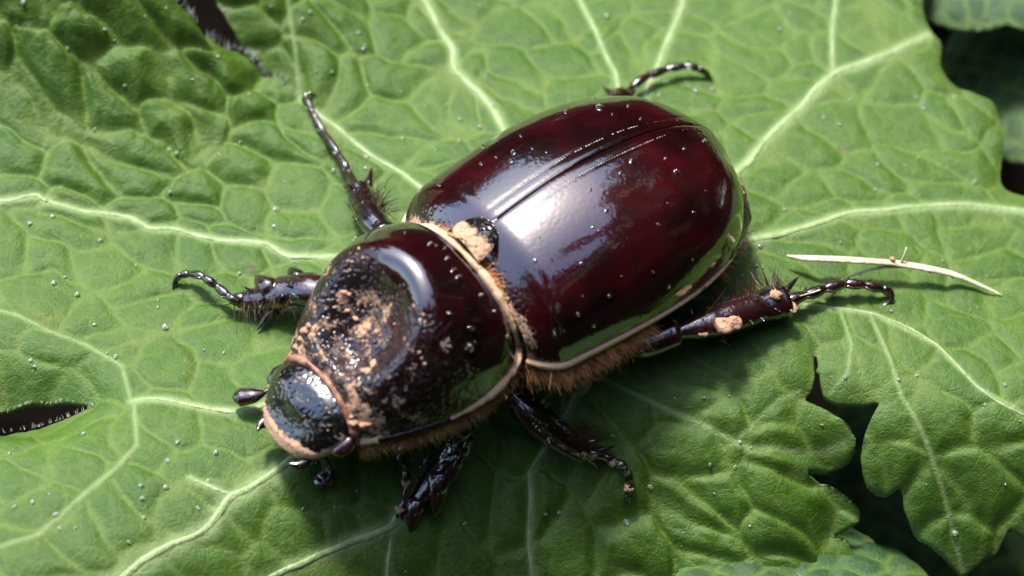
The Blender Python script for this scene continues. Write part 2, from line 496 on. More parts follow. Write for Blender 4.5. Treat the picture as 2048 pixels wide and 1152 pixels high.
VEINS = [([(-300, 330), (-120, 400), (0, 405), (70, 393), (95, 405), (170, 425), (260, 438), (300, 460), (350, 462), (430, 480), (530, 490), (580, 515), (680, 515), (800, 540), (1000, 560), (1130, 580)], 9),
         ([(720, -260), (800, -90), (850, 0), (880, 60), (905, 100), (910, 140), (960, 190), (985, 220), (1010, 265), (1060, 350), (1130, 500), (1150, 570)], 10),
         ([(1080, -200), (1150, -20), (1190, 60), (1210, 110), (1235, 165), (1230, 300), (1170, 480)], 6),
         ([(1400, -180), (1367, 0), (1350, 50), (1325, 110), (1290, 200), (1220, 400), (1170, 540)], 8),
         ([(1870, 60), (1780, 110), (1665, 150), (1600, 220), (1550, 265), (1480, 340), (1350, 440), (1170, 560)], 11),
         ([(1690, -150), (1672, 0), (1664, 80), (1665, 150)], 6),
         ([(2350, 600), (2180, 450), (2048, 424), (1940, 412), (1850, 415), (1760, 425), (1690, 430), (1600, 460), (1490, 485), (1330, 530), (1170, 570)], 10),
         ([(1170, 580), (1350, 595), (1550, 605), (1750, 630), (1870, 690), (1960, 780), (2060, 840), (2200, 900)], 5),
         ([(1160, 590), (1180, 750), (1150, 800), (1130, 840), (1095, 890), (1060, 950), (1062, 1000), (1058, 1080), (1065, 1160), (1070, 1300), (1060, 1450)], 7),
         ([(1140, 590), (900, 750), (700, 860), (600, 910), (560, 940), (500, 980), (460, 1000), (415, 1060), (330, 1100), (250, 1152), (150, 1230), (0, 1380)], 14),
         ([(478, 992), (455, 990), (420, 975), (380, 958)], 7),
         ([(1140, 590), (1000, 740), (900, 900), (800, 1030), (780, 1060), (700, 1090), (600, 1130), (500, 1190), (380, 1330)], 11),
         ([(785, 1060), (775, 1150), (770, 1300)], 5),
         ([(262, 805), (330, 800), (420, 820), (490, 825), (560, 800), (720, 720), (1000, 610)], 9),
         ([(262, 803), (245, 735), (230, 725), (170, 690), (100, 665), (30, 630), (-100, 600)], 4),
         ([(268, 810), (275, 890), (240, 930), (170, 990), (80, 1070), (0, 1095), (-120, 1140)], 4),
         ([(600, 195), (640, 232), (680, 262), (745, 315), (800, 345), (850, 385), (900, 430), (1120, 570)], 6),
         ([(598, 180), (590, 100), (574, 0), (560, -120)], 4),
         ([(1450, 900), (1500, 860), (1560, 800), (1600, 780)], 3), ([(1180, 745), (1290, 800), (1400, 850), (1500, 900), (1600, 905), (1690, 885)], 4),
         ([(1740, 628), (1780, 720), (1802, 790), (1850, 880), (1890, 1000), (1925, 1140)], 4), ([(1680, 620), (1704, 690), (1694, 750), (1660, 785)], 3)]
_P = np.array(OUT)
for _ in range(2):
    _N = np.roll(_P, -1, 0)
    _P = np.stack([0.8 * _P + 0.2 * _N, 0.2 * _P + 0.8 * _N], 1).reshape(-1, 2)
OUT = [tuple(q) for q in _P]
VW = [(px2(pl), w / 300.0) for pl, w in VEINS]

GX0, GX1, GY0, GY1, GS = -5.6, 5.3, -5.0, 5.0, 0.0150
gx = np.arange(GX0, GX1, GS); gy = np.arange(GY0, GY1, GS)
X, Y = np.meshgrid(gx, gy, indexing='ij')
oa = np.array(OUT)
LO, HI = oa.min(0), oa.max(0)
sdf = poly_sdf(X, Y, OUT)
dv = np.full(X.shape, 9e9); vein = np.zeros(X.shape)
for pl, w in VW:
    d = seg_dist(X, Y, pl)
    dv = np.minimum(dv, d)
    vein = np.maximum(vein, np.exp(-(d / (w * 1.15)) ** 2) * min(1.0, 0.5 + w * 14))
# cells between the fine veins
wx = X + 0.24 * (vnoise(X * 2.2, Y * 2.2, 3) - 0.5) + 0.05 * (vnoise(X * 7, Y * 7, 5) - 0.5)
wy = Y + 0.24 * (vnoise(X * 2.2, Y * 2.2, 4) - 0.5) + 0.05 * (vnoise(X * 7, Y * 7, 6) - 0.5)
a1, a2, id1 = worley(wx * 0.85 + 0.2 * wy, wy * 1.1, 0.32, 1, 1.0)
b1, b2, id2 = worley(wx, wy, 0.155, 2)
e1 = (a2 - a1) * 0.5; e2 = (b2 - b1) * 0.5
strong = 0.30 + 1.5 * np.exp(-((X + 2.9) / 1.6) ** 2 - ((Y - 2.3) / 1.1) ** 2) + 0.75 * sm(-0.9, 0.5, X) * sm(-0.3, -0.9, Y)
dd = np.minimum(dv * 0.8, e1)
quilt = (1 - np.exp(-(dd / 0.046) ** 1.4)) * (0.7 + 0.6 * id1) * 0.075 * strong
quilt += (1 - np.exp(-(e2 / 0.035) ** 1.4)) * (0.5 + id2) * 0.010 * strong
fine = (vnoise(X * 9, Y * 9, 8) - 0.5) * 0.012
ridge = 0.018 * vein
edge = np.exp(-np.clip(-sdf, 0, 9) / 0.03)
curl = -0.05 * np.exp(-np.clip(-sdf, 0, 9) / 0.10)
HF = H0(X, Y) + quilt * (1 - 0.8 * vein) + fine + ridge + curl
rib = np.exp(-(e1 / 0.018) ** 2) * 1.0 + np.exp(-(e2 / 0.010) ** 2) * 0.45

def Hs(x, y):
    """height of the leaf's finished surface"""
    u = np.clip((np.asarray(x, float) - GX0) / GS, 0, len(gx) - 2.001); v = np.clip((np.asarray(y, float) - GY0) / GS, 0, len(gy) - 2.001)
    i = np.floor(u).astype(int); j = np.floor(v).astype(int); fu = u - i; fv = v - j
    return (HF[i, j] * (1 - fu) + HF[i + 1, j] * fu) * (1 - fv) + (HF[i, j + 1] * (1 - fu) + HF[i + 1, j + 1] * fu) * fv

def cut_grid(X, Y, Z, sdf, attrs):
    """keep the grid inside the outline and pull the first ring outside onto it"""
    gX, gY = np.gradient(sdf, X[1, 0] - X[0, 0], Y[0, 1] - Y[0, 0])
    g = np.hypot(gX, gY) + 1e-9
    h = X[1, 0] - X[0, 0]
    near = (sdf > 0) & (sdf < 1.5 * h)
    PX = np.where(near, X - sdf * gX / g, X); PY = np.where(near, Y - sdf * gY / g, Y)
    ok = sdf < 1.45 * h
    nu, nv = X.shape
    F = grid_faces(nu, nv)
    okf = ok.ravel()[F].all(1) & (sdf.ravel()[F] < 0).any(1)
    F = F[okf]
    used = np.zeros(nu * nv, bool); used[F.ravel()] = True
    idx = np.cumsum(used) - 1
    V = np.stack([PX.ravel(), PY.ravel(), Z.ravel()], -1)[used]
    return V, idx[F], {k: a.ravel()[used] for k, a in attrs.items()}

def flip(F): return F[:, ::-1]

def with_rim(V, F, A, t):
    """thickness along the cut edge: a strip that turns down and in"""
    E = np.concatenate([F[:, [0, 1]], F[:, [1, 2]], F[:, [2, 3]], F[:, [3, 0]]])
    key = np.sort(E, 1); key = key[:, 0].astype(np.int64) * (len(V) + 1) + key[:, 1]
    u_, inv, c = np.unique(key, return_inverse=True, return_counts=True)
    E = E[c[inv] == 1]
    bv = np.unique(E)
    mp = np.full(len(V), -1); mp[bv] = np.arange(len(bv)) + len(V)
    low = V[bv].copy(); low[:, 2] -= t
    st = np.stack([E[:, 1], E[:, 0], mp[E[:, 0]], mp[E[:, 1]]], -1)
    return np.vstack([V, low]), np.vstack([F, st]), {k: np.concatenate([a, a[bv]]) for k, a in A.items()}


petiole_top = np.array([0.42, -0.05])
pz = float(Hs(*petiole_top))
leaf = empty('green_leaf', (petiole_top[0], petiole_top[1], -5.0), 'large bright green lobed leaf with pale radiating veins under the beetle', 'leaf')
LEAF0 = np.array(leaf.location)
V, F, A = cut_grid(X, Y, HF, sdf, {'vein': vein, 'rib': rib, 'edge': edge})
fv = V[F[:, 0]]; 
nrm = np.cross(V[F[:, 1]] - V[F[:, 0]], V[F[:, 2]] - V[F[:, 0]])[:, 2].mean()
if nrm < 0: F = flip(F)
V, F, A = with_rim(V, F, A, 0.022)
bl = mesh('blade', V - LEAF0, F, M['leaf'], leaf, True, A)
for pl, w in VW:
    if w < 4.5 / 300: continue
    P = catmull([(a, b_, 0) for a, b_ in pl], len(pl) * 9)
    jit = 0.012 * (vnoise(P[:, 0] * 6, P[:, 1] * 6, 21) - 0.5)
    P[:, 0] += jit; P[:, 1] -= jit
    dc = np.hypot(P[:, 0] - petiole_top[0], P[:, 1] - petiole_top[1])
    r = w * 0.74 * np.clip(1.25 - 0.16 * dc, 0.35, 1.2) * (0.8 + 0.4 * vnoise(P[:, 0] * 5, P[:, 1] * 5, 33))
    keep = poly_sdf(P[:, 0], P[:, 1], OUT) < -0.03
    P, r = P[keep], r[keep]
    r = r * np.clip(np.minimum(np.arange(len(r)), np.arange(len(r))[::-1]) / 9.0, 0.15, 1)
    P[:, 2] = Hs(P[:, 0], P[:, 1])
    e_ = 0.05
    upv = np.stack([-(H0(P[:, 0] + e_, P[:, 1]) - H0(P[:, 0] - e_, P[:, 1])) / (2 * e_), -(H0(P[:, 0], P[:, 1] + e_) - H0(P[:, 0], P[:, 1] - e_)) / (2 * e_), np.ones(len(P))], -1)
    upv /= np.linalg.norm(upv, axis=1)[:, None]
    P = P - upv * r[:, None] * 0.22
    Vv, Fv = tube_geo(P - LEAF0, r, 8, 0.45, upv)
    mesh('vein', Vv, Fv, M['vein'], leaf)
tube('petiole', np.array([(0.42, -0.05, pz - 0.1), (0.5, 0.0, pz - 1.2), (0.7, 0.15, -2.5), (1.0, 0.4, -4.2), (1.2, 0.6, -5.4)]) - LEAF0, [0.16, 0.15, 0.16, 0.18, 0.2], M['petiole'], leaf, 12, 24)

def strands(roots, dirs, length, rad, sag=0.0, segs=3, jitter=0.25, seed=1):
    R_ = np.random.RandomState(seed)
    n = len(roots)
    dirs = dirs + R_.normal(0, jitter, (n, 3)); dirs /= np.linalg.norm(dirs, axis=1)[:, None]
    L = length * (0.6 + 0.7 * R_.rand(n))[:, None]
    a = np.cross(dirs, [0.3, 0.2, 1.0]); a /= np.linalg.norm(a, axis=1)[:, None]
    b = np.cross(dirs, a)
    bend = R_.normal(0, 0.18, (n, 1)) * a + np.array([0, 0, -sag])
    rings = []
    for k in range(segs + 1):
        u = k / segs
        c = roots + dirs * L * u + bend * L * u * u
        rr = rad * (1 - 0.85 * u)
        for q in range(3):
            th = q * 2 * math.pi / 3
            rings.append(c + rr * (math.cos(th) * a + math.sin(th) * b))
    Vv = np.stack(rings, 1)
    base = np.arange(n)[:, None] * (3 * (segs + 1))
    Fs = []
    for k in range(segs):
        for q in range(3):
            Fs.append(np.stack([base[:, 0] + k * 3 + q, base[:, 0] + k * 3 + (q + 1) % 3, base[:, 0] + (k + 1) * 3 + (q + 1) % 3, base[:, 0] + (k + 1) * 3 + q], -1))
    return Vv.reshape(-1, 3), np.concatenate(Fs)

# fine hairs along the leaf's edge in the notches
def along(pl, n, seed):
    R_ = np.random.RandomState(seed)
    P = np.array(pl); L = np.concatenate([[0], np.cumsum(np.hypot(*np.diff(P, axis=0).T))])
    u = np.sort(R_.rand(n)) * L[-1]
    q = np.stack([np.interp(u, L, P[:, 0]), np.interp(u, L, P[:, 1])], -1)
    T = np.stack([np.interp(u + 0.01, L, P[:, 0]) - np.interp(u - 0.01, L, P[:, 0]), np.interp(u + 0.01, L, P[:, 1]) - np.interp(u - 0.01, L, P[:, 1])], -1)
    T /= np.linalg.norm(T, axis=1)[:, None] + 1e-9
    return q, T
hv = []
def edge_hair(pxs, n, side, up, ln, seed):
    q, T = along(px2(pxs), n, seed)
    nn = np.stack([-T[:, 1], T[:, 0]], -1) * side
    roots = np.stack([q[:, 0], q[:, 1], Hs(q[:, 0] - nn[:, 0] * 0.03, q[:, 1] - nn[:, 1] * 0.03)], -1)
    dirs = np.stack([nn[:, 0], nn[:, 1], np.full(n, up)], -1)
    hv.append(strands(roots - LEAF0, dirs, ln, 0.0022, 0.1, 3, 0.3, seed))
edge_hair([(572, 172), (540, 150), (480, 115), (420, 72), (370, 35), (335, 0), (300, -60)], 90, -1, 0.4, 0.08, 3)
edge_hair([(430, -20), (446, 30), (486, 98), (534, 142), (572, 164)], 60, 1, -0.1, 0.08, 4)
edge_hair([(0, 818), (60, 803), (120, 797), (188, 803)], 40, -1, 0.2, 0.03, 5)
edge_hair([(0, 864), (60, 852), (130, 831), (186, 806)], 46, 1, 0.2, 0.035, 6)
off = 0; VV = []; FF = []
for v_, f_ in hv:
    VV.append(v_); FF.append(f_ + off); off += len(v_)
tag(mesh('edge_hair', np.vstack(VV), np.vstack(FF), M['leaf_hair'], leaf), 'fine white hairs along the leaf edge', kind='stuff')

# ------------------------------------------------------------------ lower leaves, soil and stems
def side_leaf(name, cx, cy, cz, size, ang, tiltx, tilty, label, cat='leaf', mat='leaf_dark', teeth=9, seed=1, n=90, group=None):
    """a toothed leaf: heart-shaped blade with midrib, veins and stalk down to the soil"""
    root = empty(name, (cx, cy, -5.0), label, cat, group)
    R_ = np.random.RandomState(seed)
    ph = np.linspace(0, 2 * math.pi, 140, endpoint=False)
    rr = 0.55 + 0.12 * np.cos(ph) + 0.10 * np.cos(2 * ph) + 0.055 * np.abs(np.sin(ph * teeth / 2 + 0.4)) ** 0.7 - 0.22 * np.exp(-((np.abs(ph - math.pi)) / 0.16) ** 2)
    pol = [(r_ * math.cos(p_) * 1.15, r_ * math.sin(p_)) for r_, p_ in zip(rr, ph)]
    lx = np.linspace(-0.8, 1.1, n); ly = np.linspace(-0.85, 0.85, n)
    A_, B_ = np.meshgrid(lx, ly, indexing='ij')
    sd_ = poly_sdf(A_, B_, pol)
    vs = [[(-0.45, 0), (1.0, 0)]] + [[(k * 0.24 - 0.3, 0), (k * 0.24 + 0.12, s * 0.62)] for k in range(4) for s in (-1, 1)]
    d_ = np.min([seg_dist(A_, B_, v) for v in vs], axis=0)
    c1, c2, ci = worley(A_ + 3 * seed, B_, 0.12, seed)
    z_ = -0.16 * B_ ** 2 - 0.12 * (A_ - 0.1) ** 2 + 0.02 * (1 - np.exp(-np.minimum(d_, (c2 - c1) * 0.6) / 0.03)) - 0.02 * np.exp(-np.clip(-sd_, 0, 9) / 0.04)
    at_ = {'vein': np.exp(-(d_ / 0.018) ** 2), 'rib': np.exp(-((c2 - c1) / 0.02) ** 2), 'edge': np.exp(-np.clip(-sd_, 0, 9) / 0.02)}
    V, F, at_ = cut_grid(A_, B_, z_, sd_, at_)
    if np.cross(V[F[:, 1]] - V[F[:, 0]], V[F[:, 2]] - V[F[:, 0]])[:, 2].mean() < 0: F = flip(F)
    V, F, at_ = with_rim(V, F, at_, 0.015)
    V = V * size
    ca, sa = math.cos(ang), math.sin(ang)
    Rz = np.array([[ca, -sa, 0], [sa, ca, 0], [0, 0, 1]])
    Rx = np.array([[1, 0, 0], [0, math.cos(tiltx), -math.sin(tiltx)], [0, math.sin(tiltx), math.cos(tiltx)]])
    Ry = np.array([[math.cos(tilty), 0, math.sin(tilty)], [0, 1, 0], [-math.sin(tilty), 0, math.cos(tilty)]])
    Mx = Ry @ Rx @ Rz
    tr = lambda p: np.asarray(p) @ Mx.T + np.array([0, 0, cz + 5.0])
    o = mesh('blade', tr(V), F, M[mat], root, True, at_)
    for v in vs:
        P = catmull([(a, b_, 0) for a, b_ in np.linspace(v[0], v[1], 4)], 14)
        P = P[poly_sdf(P[:, 0], P[:, 1], pol) < -0.03]
        P[:, 2] = -0.16 * P[:, 1] ** 2 - 0.12 * (P[:, 0] - 0.1) ** 2 - 0.004
        Vv, Fv = tube_geo(tr(P * size), np.linspace(0.014, 0.006, len(P)) * size, 6, 0.7)
        mesh('vein', Vv, Fv, M['vein_dark'], root)
    j = tr(np.array([-0.42, 0, -0.03]) * size)
    tube('petiole', [j, j * np.array([1.05, 1.05, 0.6]) - np.array([0.3, 0, 0]), j * np.array([1.2, 1.2, 0.3]), (j[0] * 1.3, j[1] * 1.3, -0.5)], [0.05 * size ** 0.5] * 4, M['petiole'], root, 8, 14)
    return root

def pt(px, py, z): return at(px, py, lambda a, b_: z)
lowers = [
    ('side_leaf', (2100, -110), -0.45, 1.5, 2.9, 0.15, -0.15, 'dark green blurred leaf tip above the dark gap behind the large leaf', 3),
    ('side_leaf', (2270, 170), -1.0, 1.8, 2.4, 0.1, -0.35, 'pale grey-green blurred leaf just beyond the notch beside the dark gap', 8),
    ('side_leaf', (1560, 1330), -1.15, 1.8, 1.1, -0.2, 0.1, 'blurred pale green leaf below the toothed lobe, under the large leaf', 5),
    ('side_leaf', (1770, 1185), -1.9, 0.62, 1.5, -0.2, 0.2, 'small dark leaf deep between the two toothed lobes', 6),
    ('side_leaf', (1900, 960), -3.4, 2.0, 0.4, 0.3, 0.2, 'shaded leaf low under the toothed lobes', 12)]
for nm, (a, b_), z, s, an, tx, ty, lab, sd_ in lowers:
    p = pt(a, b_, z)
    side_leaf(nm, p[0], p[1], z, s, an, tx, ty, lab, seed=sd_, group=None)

for k_, (cx, cy, cz, s_, a_, lab) in enumerate([(-2.4, 6.9, -1.3, 3.4, 1.2, 'big unseen toothed leaf added to shade the soil behind the large leaf, past the hairy notch'), (2.6, 7.6, -1.8, 3.6, 1.9, 'big unseen toothed leaf added to shade the soil behind the beetle leaf, past its broad top'),
        (-7.4, 1.6, -1.6, 3.0, 2.6, 'big unseen toothed leaf added to shade the soil beside the swollen quilted lobe'), (7.6, 2.6, -1.8, 3.2, 0.4, 'big unseen toothed leaf added to shade the soil beyond the straw and the dark gap')]):
    side_leaf('side_leaf', cx, cy, cz, s_, a_, 0.1, 0.05, lab, seed=30 + k_)  # unseen leaves, added out of view to keep soil behind the gaps dark
gn = 120
u = np.linspace(-1, 1, gn); GXX, GYY = np.meshgrid(np.sign(u) * np.abs(u) ** 3 * 6000, np.sign(u) * np.abs(u) ** 3 * 6000, indexing='ij')
GZ = -5.7 + 0.8 * vnoise(GXX * 0.5, GYY * 0.5, 9) * np.exp(-np.hypot(GXX, GYY) / 60)
g = mesh('ground', np.stack([GXX, GYY, GZ], -1), flip(grid_faces(gn, gn)), M['soil'])
g['kind'] = 'structure'

# ------------------------------------------------------------------ the beetle (x forward, y to its left, z up, from the front of the wing cases)
YAW, PIT = 3.8148, -0.039
cy_, sy_, cp_, sp_ = math.cos(YAW), math.sin(YAW), math.cos(PIT), math.sin(PIT)
BM = np.array([[cy_, -sy_, 0], [sy_, cy_, 0], [0, 0, 1]]) @ np.array([[cp_, 0, sp_], [0, 1, 0], [-sp_, 0, cp_]])
BO = np.array([-0.2627, -0.1324, 0.0761])
base_xy = BO[:2] + 0.3 * np.array([math.cos(YAW), math.sin(YAW)]) * -1
BL = np.array([base_xy[0], base_xy[1], float(Hs(*base_xy))])
beetle = empty('beetle', BL, 'glossy dark maroon beetle with clay-smeared head walking on the large green leaf', 'beetle')
def B(p): return np.asarray(p, float) @ BM.T + BO - BL          # beetle frame to the empty's frame
def Wd(p): return np.asarray(p, float) - BL                      # world to the empty's frame
EL, EW, EH = 2.07, 0.895, 0.738

def ely(s, th):
    w = EW * (0.91 + 0.09 * np.sin(np.clip(s / 0.62, 0, 1) * math.pi / 2)) * np.clip(1 - s ** 5.2, 0, 1) ** (1 / 2.2)
    w = w * (1 - 0.20 * np.clip(1 - s / 0.09, 0, 1) ** 2.2)
    z = EH * (0.80 + 0.20 * np.sin(np.clip(s / 0.45, 0, 1) * math.pi / 2)) * np.clip(1 - (np.clip(s - .3, 0, 1) / .76) ** 2.6, 0, 1) ** (1 / 1.8)
    z = z * (1 - 0.30 * np.clip(1 - s / 0.12, 0, 1) ** 2)
    y = w * np.sign(np.sin(th)) * np.abs(np.sin(th)) ** 0.95
    zz = z * np.clip(np.cos(th), 0, 1) ** 0.85
    return np.stack([-EL * s + 0.06 * (1 - s) ** 6 + 0 * th, y, zz + 0 * y], -1)

def uni(th): return np.abs(th) / (math.pi / 2)
for side in (1, -1):
    ns, nt_ = 150, 90
    s = (1 - np.cos(np.linspace(0, 1, ns) * math.pi / 2 * 1.0)) ** 0.8
    s = np.linspace(0, 1, ns); s = s + 0.06 * np.sin(2 * math.pi * s) * 0 ; s = 1 - (1 - s) ** 1.25
    th = np.linspace(0.002, math.pi / 2, nt_)
    Sg, Tg = np.meshgrid(s, th * side, indexing='ij')
    P = ely(Sg, Tg)
    ya = np.abs(P[..., 1])
    P[..., 1] += side * 0.003
    P[..., 2] -= 0.006 * np.exp(-(ya / 0.011) ** 2) * sm(1.0, 0.9, Sg)
    P[..., 2] -= 0.003 * np.exp(-((ya - 0.085) / 0.014) ** 2) * sm(0.98, 0.85, Sg) * sm(0.0, 0.06, Sg)
    # a swelling before the tip and faint ribs
    P[..., 2] += 0.02 * np.exp(-((Sg - 0.86) / 0.07) ** 2 - ((ya - 0.38) / 0.16) ** 2)
    clay = 0.75 * sm(0.035, 0.0, Sg) + 0.55 * sm(0.95, 1.0, Sg) + 0.55 * np.exp(-((Sg - 0.965) / 0.03) ** 2) * sm(0.2, 0.5, ya)
    clay = np.maximum(clay, 0.35 * np.exp(-(ya / 0.02) ** 2) * sm(0.75, 0.95, Sg))
    F = grid_faces(ns, nt_)
    if side < 0: F = flip(F)
    e = mesh('elytron', B(P), F, M['elytron'], beetle, True, {'clay': clay, 'pit': 0.035 + 0.5 * sm(0.05, 0.0, Sg) + 0.35 * sm(0.85, 1.0, Sg)})
    # raised margin, clay in its gutter
    sr = np.linspace(0.0, 0.995, 120)
    R_ = ely(sr, np.full_like(sr, side * math.pi / 2)); R_[:, 1] += side * 0.006
    rr = np.interp(sr, [0, 0.05, 0.4, 0.8, 1], [0.026, 0.028, 0.019, 0.012, 0.012])
    Vv, Fv = tube_geo(B(R_), rr, 8)
    cl = np.repeat(np.interp(sr, [0, .03, .1, .55, .62, .75, .85, 1], [0.7, 1.4, 1.2, 1.1, 0.7, 0.85, 0.45, 0.8]), 8)
    mesh('margin', Vv, Fv, M['rim'], e, True, {'clay': np.concatenate([cl, [0.8, 0.5]])})
    # row of dusty punctures beside the seam
    gs = []
    for k, sk in enumerate(np.linspace(0.06, 0.86, 74)):
        if rnd.random() < (0.1 if side > 0 else 0.35): continue
        yy = 0.085 * (1 - 0.25 * sm(0.6, 0.9, sk))
        w_ = 0.92 * EW
        p = ely(np.array(sk), np.array(side * math.asin((yy / w_) ** (1 / 0.95))))
        p[2] -= 0.004
        r0 = 0.007 * rnd.uniform(0.7, 1.2)
        v, f = tube_geo([p + (r0, 0, 0), p, p - (r0, 0, 0)], [r0 * 0.5, r0 * 0.9, r0 * 0.5], 5, 0.6)
        gs.append((B(v), f))
    Vv, Fv = join(gs)
    tag(mesh('puncture_row', Vv, Fv, M['dust'], e), kind='stuff')

# scutellum: rounded triangle between the wing cases
n1, n2 = 24, 30
a = np.linspace(0, 1, n1)[:, None]; t2 = np.linspace(-1, 1, n2)[None]
sx = 0.10 - 0.30 * a + 0 * t2
syy = 0.17 * np.sqrt(np.clip(1 - a ** 2.2, 0, 1)) * t2
sz = ely(np.clip(-sx / EL, 0, 1), np.arcsin(np.clip(np.abs(syy) / (0.8 * EW), 0, 1)))[..., 2]
sz = np.maximum(sz, 0.60 - 0.8 * np.abs(syy) ** 2 - 0.3 * np.clip(sx, 0, 1)) + 0.035 * np.sqrt(np.clip(1 - t2 ** 2, 0, 1)) * np.sqrt(np.clip(1 - a ** 3, 0, 1)) - 0.004
Fs = flip(grid_faces(n1, n2))
mesh('scutellum', B(np.stack([sx, syy, sz], -1)), Fs, M['head'], beetle, True, {'clay': 0.75 * sm(0.75, 0.25, a) + 0 * t2, 'pit': 0.5 + 0 * sx})

# belly: one closed trunk under wing cases and pronotum, up to the neck
nb, nr = 70, 40
xb = np.linspace(1.15, -EL * 1.03, nb)
wb = np.interp(xb, [-2.17, -2.1, -1.95, -1.6, -1.0, -0.3, 0.1, 0.5, 0.9, 1.15], [0.05, 0.36, 0.60, 0.80, 0.84, 0.74, 0.55, 0.56, 0.42, 0.24])
zt = np.interp(xb, [-2.17, -2.05, -1.8, -1.0, 0.0, 0.2, 0.6, 1.15], [0.04, 0.12, 0.30, 0.55, 0.42, 0.42, 0.38, 0.02])
zl = np.interp(xb, [-2.17, -2.05, -1.7, -1.0, 0.0, 0.6, 1.15], [-0.03, -0.10, -0.22, -0.34, -0.36, -0.34, -0.26])
th = np.arange(nr) * 2 * math.pi / nr
c_, s_ = np.cos(th)[None], np.sin(th)[None]
P = np.stack([xb[:, None] + 0 * c_, wb[:, None] * c_, np.where(s_ > 0, zt[:, None] * s_ ** 1.3 * 0.9 if False else zt[:, None] * np.clip(s_, 0, 1), -zl[:, None] * s_)], -1)
Vb = np.vstack([P.reshape(-1, 3), [[xb[0] + .02, 0, -0.12]], [[xb[-1] - .02, 0, 0]]])
Fb = [tuple(f) for f in grid_faces(nb, nr, True)] + [(nb * nr, (j + 1) % nr, j) for j in range(nr)] + [(nb * nr + 1, (nb - 1) * nr + j, (nb - 1) * nr + (j + 1) % nr) for j in range(nr)]
cb = np.concatenate([np.repeat(0.55 * sm(-1.85, -2.1, xb) + 0.5 * np.exp(-((xb - 0.05) / 0.1) ** 2), nr), [0, 0.4]])
mesh('body', B(Vb), Fb, M['belly'], beetle, True, {'clay': cb, 'pit': np.full(len(Vb), 0.8)})

# pronotum, with the hollow behind its front edge
PX0, PZ0, PL, PP = 0.06, 0.03, 1.13, 0.21
def pro(v, th):
    lag = lambda a_, b_, c_, m_=0.35: a_ * (v - m_) * (v - 1) / m_ + b_ * v * (v - 1) / (m_ * (m_ - 1)) + c_ * v * (v - m_) / (1 - m_)
    w = lag(0.61, 0.705, 0.38); h = lag(0.54, 0.755, 0.28)
    w = w * (1 - 0.10 * np.clip(1 - v / 0.1, 0, 1) ** 2)
    h = h * (1 - 0.10 * np.clip(1 - v / 0.08, 0, 1) ** 2)
    p = np.stack([PL * v + 0.10 * (1 - np.sin(th) ** 2) * (v < 0) + 0 * th, w * np.sin(th), h * np.clip(np.cos(th), 0, 1) ** 0.9 + 0 * w], -1)
    p[..., 0] += -0.06 * np.cos(th) * (1 - v) + 0.07 * np.sin(th) ** 2 * sm(0.6, 1.0, v)
    ca, sa = math.cos(PP), math.sin(PP)
    q = p.copy()
    q[..., 0] = ca * p[..., 0] + sa * p[..., 2] + PX0
    q[..., 2] = -sa * p[..., 0] + ca * p[..., 2] + PZ0
    return q, p
nv_, nt_ = 130, 150
Vg, Tg = np.meshgrid(np.linspace(0, 1, nv_), np.linspace(-math.pi / 2, math.pi / 2, nt_), indexing='ij')
Q, P0 = pro(Vg, Tg)
yy = P0[..., 1]
rr = np.sqrt(((Vg - 0.68) / 0.27) ** 2 + ((yy - 0.02) / 0.35) ** 2)
wob = vnoise(Vg * 9, yy * 9, 51) - 0.5
hol = sm(1.22, 0.3, rr + 0.06 * wob)
inner = sm(0.99, 0.88, Vg)
Q[..., 2] -= 0.27 * hol * inner; Q[..., 2] += 0.03 * np.exp(-((rr - 1.4) / 0.3) ** 2) * sm(0.75, 0.5, Vg); Q[..., 0] -= 0.06 * hol * inner
Q[..., 2] += 0.008 * (vnoise(Vg * 26, yy * 26, 53) - 0.5) * sm(0.4, 0.55, Vg)
rough_zone = sm(0.40, 0.50, Vg + 0.10 * wob + 0.10 * sm(0.2, 0.5, yy) - 0.05 * sm(-0.2, -0.5, yy))
clay = 0.36 * rough_zone * (1 - 0.35 * sm(0.15, 0.4, yy) * sm(0.8, 0.6, Vg)) + 0.12 * sm(0.9, 0.4, rr) + 0.30 * sm(0.80, 0.97, Vg) * sm(0.15, 0.3, np.abs(yy)) + 0.4 * sm(0.035, 0.0, Vg)
rough_zone = rough_zone * (1 - 0.55 * sm(0.3, 0.5, yy) * sm(0.95, 0.8, Vg))
pit = rough_zone * (1 - 0.6 * np.exp(-((yy - 0.2) / 0.12) ** 2) * sm(1.15, 0.8, rr))
clay = clay * (1 - 0.5 * np.exp(-((yy - 0.22) / 0.12) ** 2) * sm(1.15, 0.8, rr))
pro_ob = mesh('pronotum', B(Q), grid_faces(nv_, nt_), M['pronotum'], beetle, True, {'clay': clay, 'pit': pit})
def edge_tube(name, idx, rad, mat, clayv):
    L_ = Q.reshape(-1, 3)[idx]
    k = np.linspace(0, len(L_) - 1, 90)
    L_ = np.stack([np.interp(k, np.arange(len(L_)), L_[:, c]) for c in range(3)], -1)
    rq = np.interp(np.linspace(0, 1, 90), np.linspace(0, 1, len(rad)), rad) * (0.7 + 0.6 * vnoise(np.arange(90) * 0.35, np.full(90, 1.0 + len(name)), 77))
    Vv, Fv = tube_geo(B(L_), rq, 8)
    cv = np.repeat(np.interp(np.linspace(0, 1, 90), np.linspace(0, 1, len(clayv)), clayv), 8)
    mesh(name, Vv, Fv, mat, pro_ob, True, {'clay': np.concatenate([cv, [clayv[0], clayv[-1]]])})
gi = np.arange(nv_ * nt_).reshape(nv_, nt_)
edge_tube('side_margin', gi[:, -1], [0.03, 0.032, 0.03, 0.018, 0.016, 0.03, 0.035], M['rim'], [1.0, 1.4, 1.5, 0.9, -0.4, -0.2, 1.6])
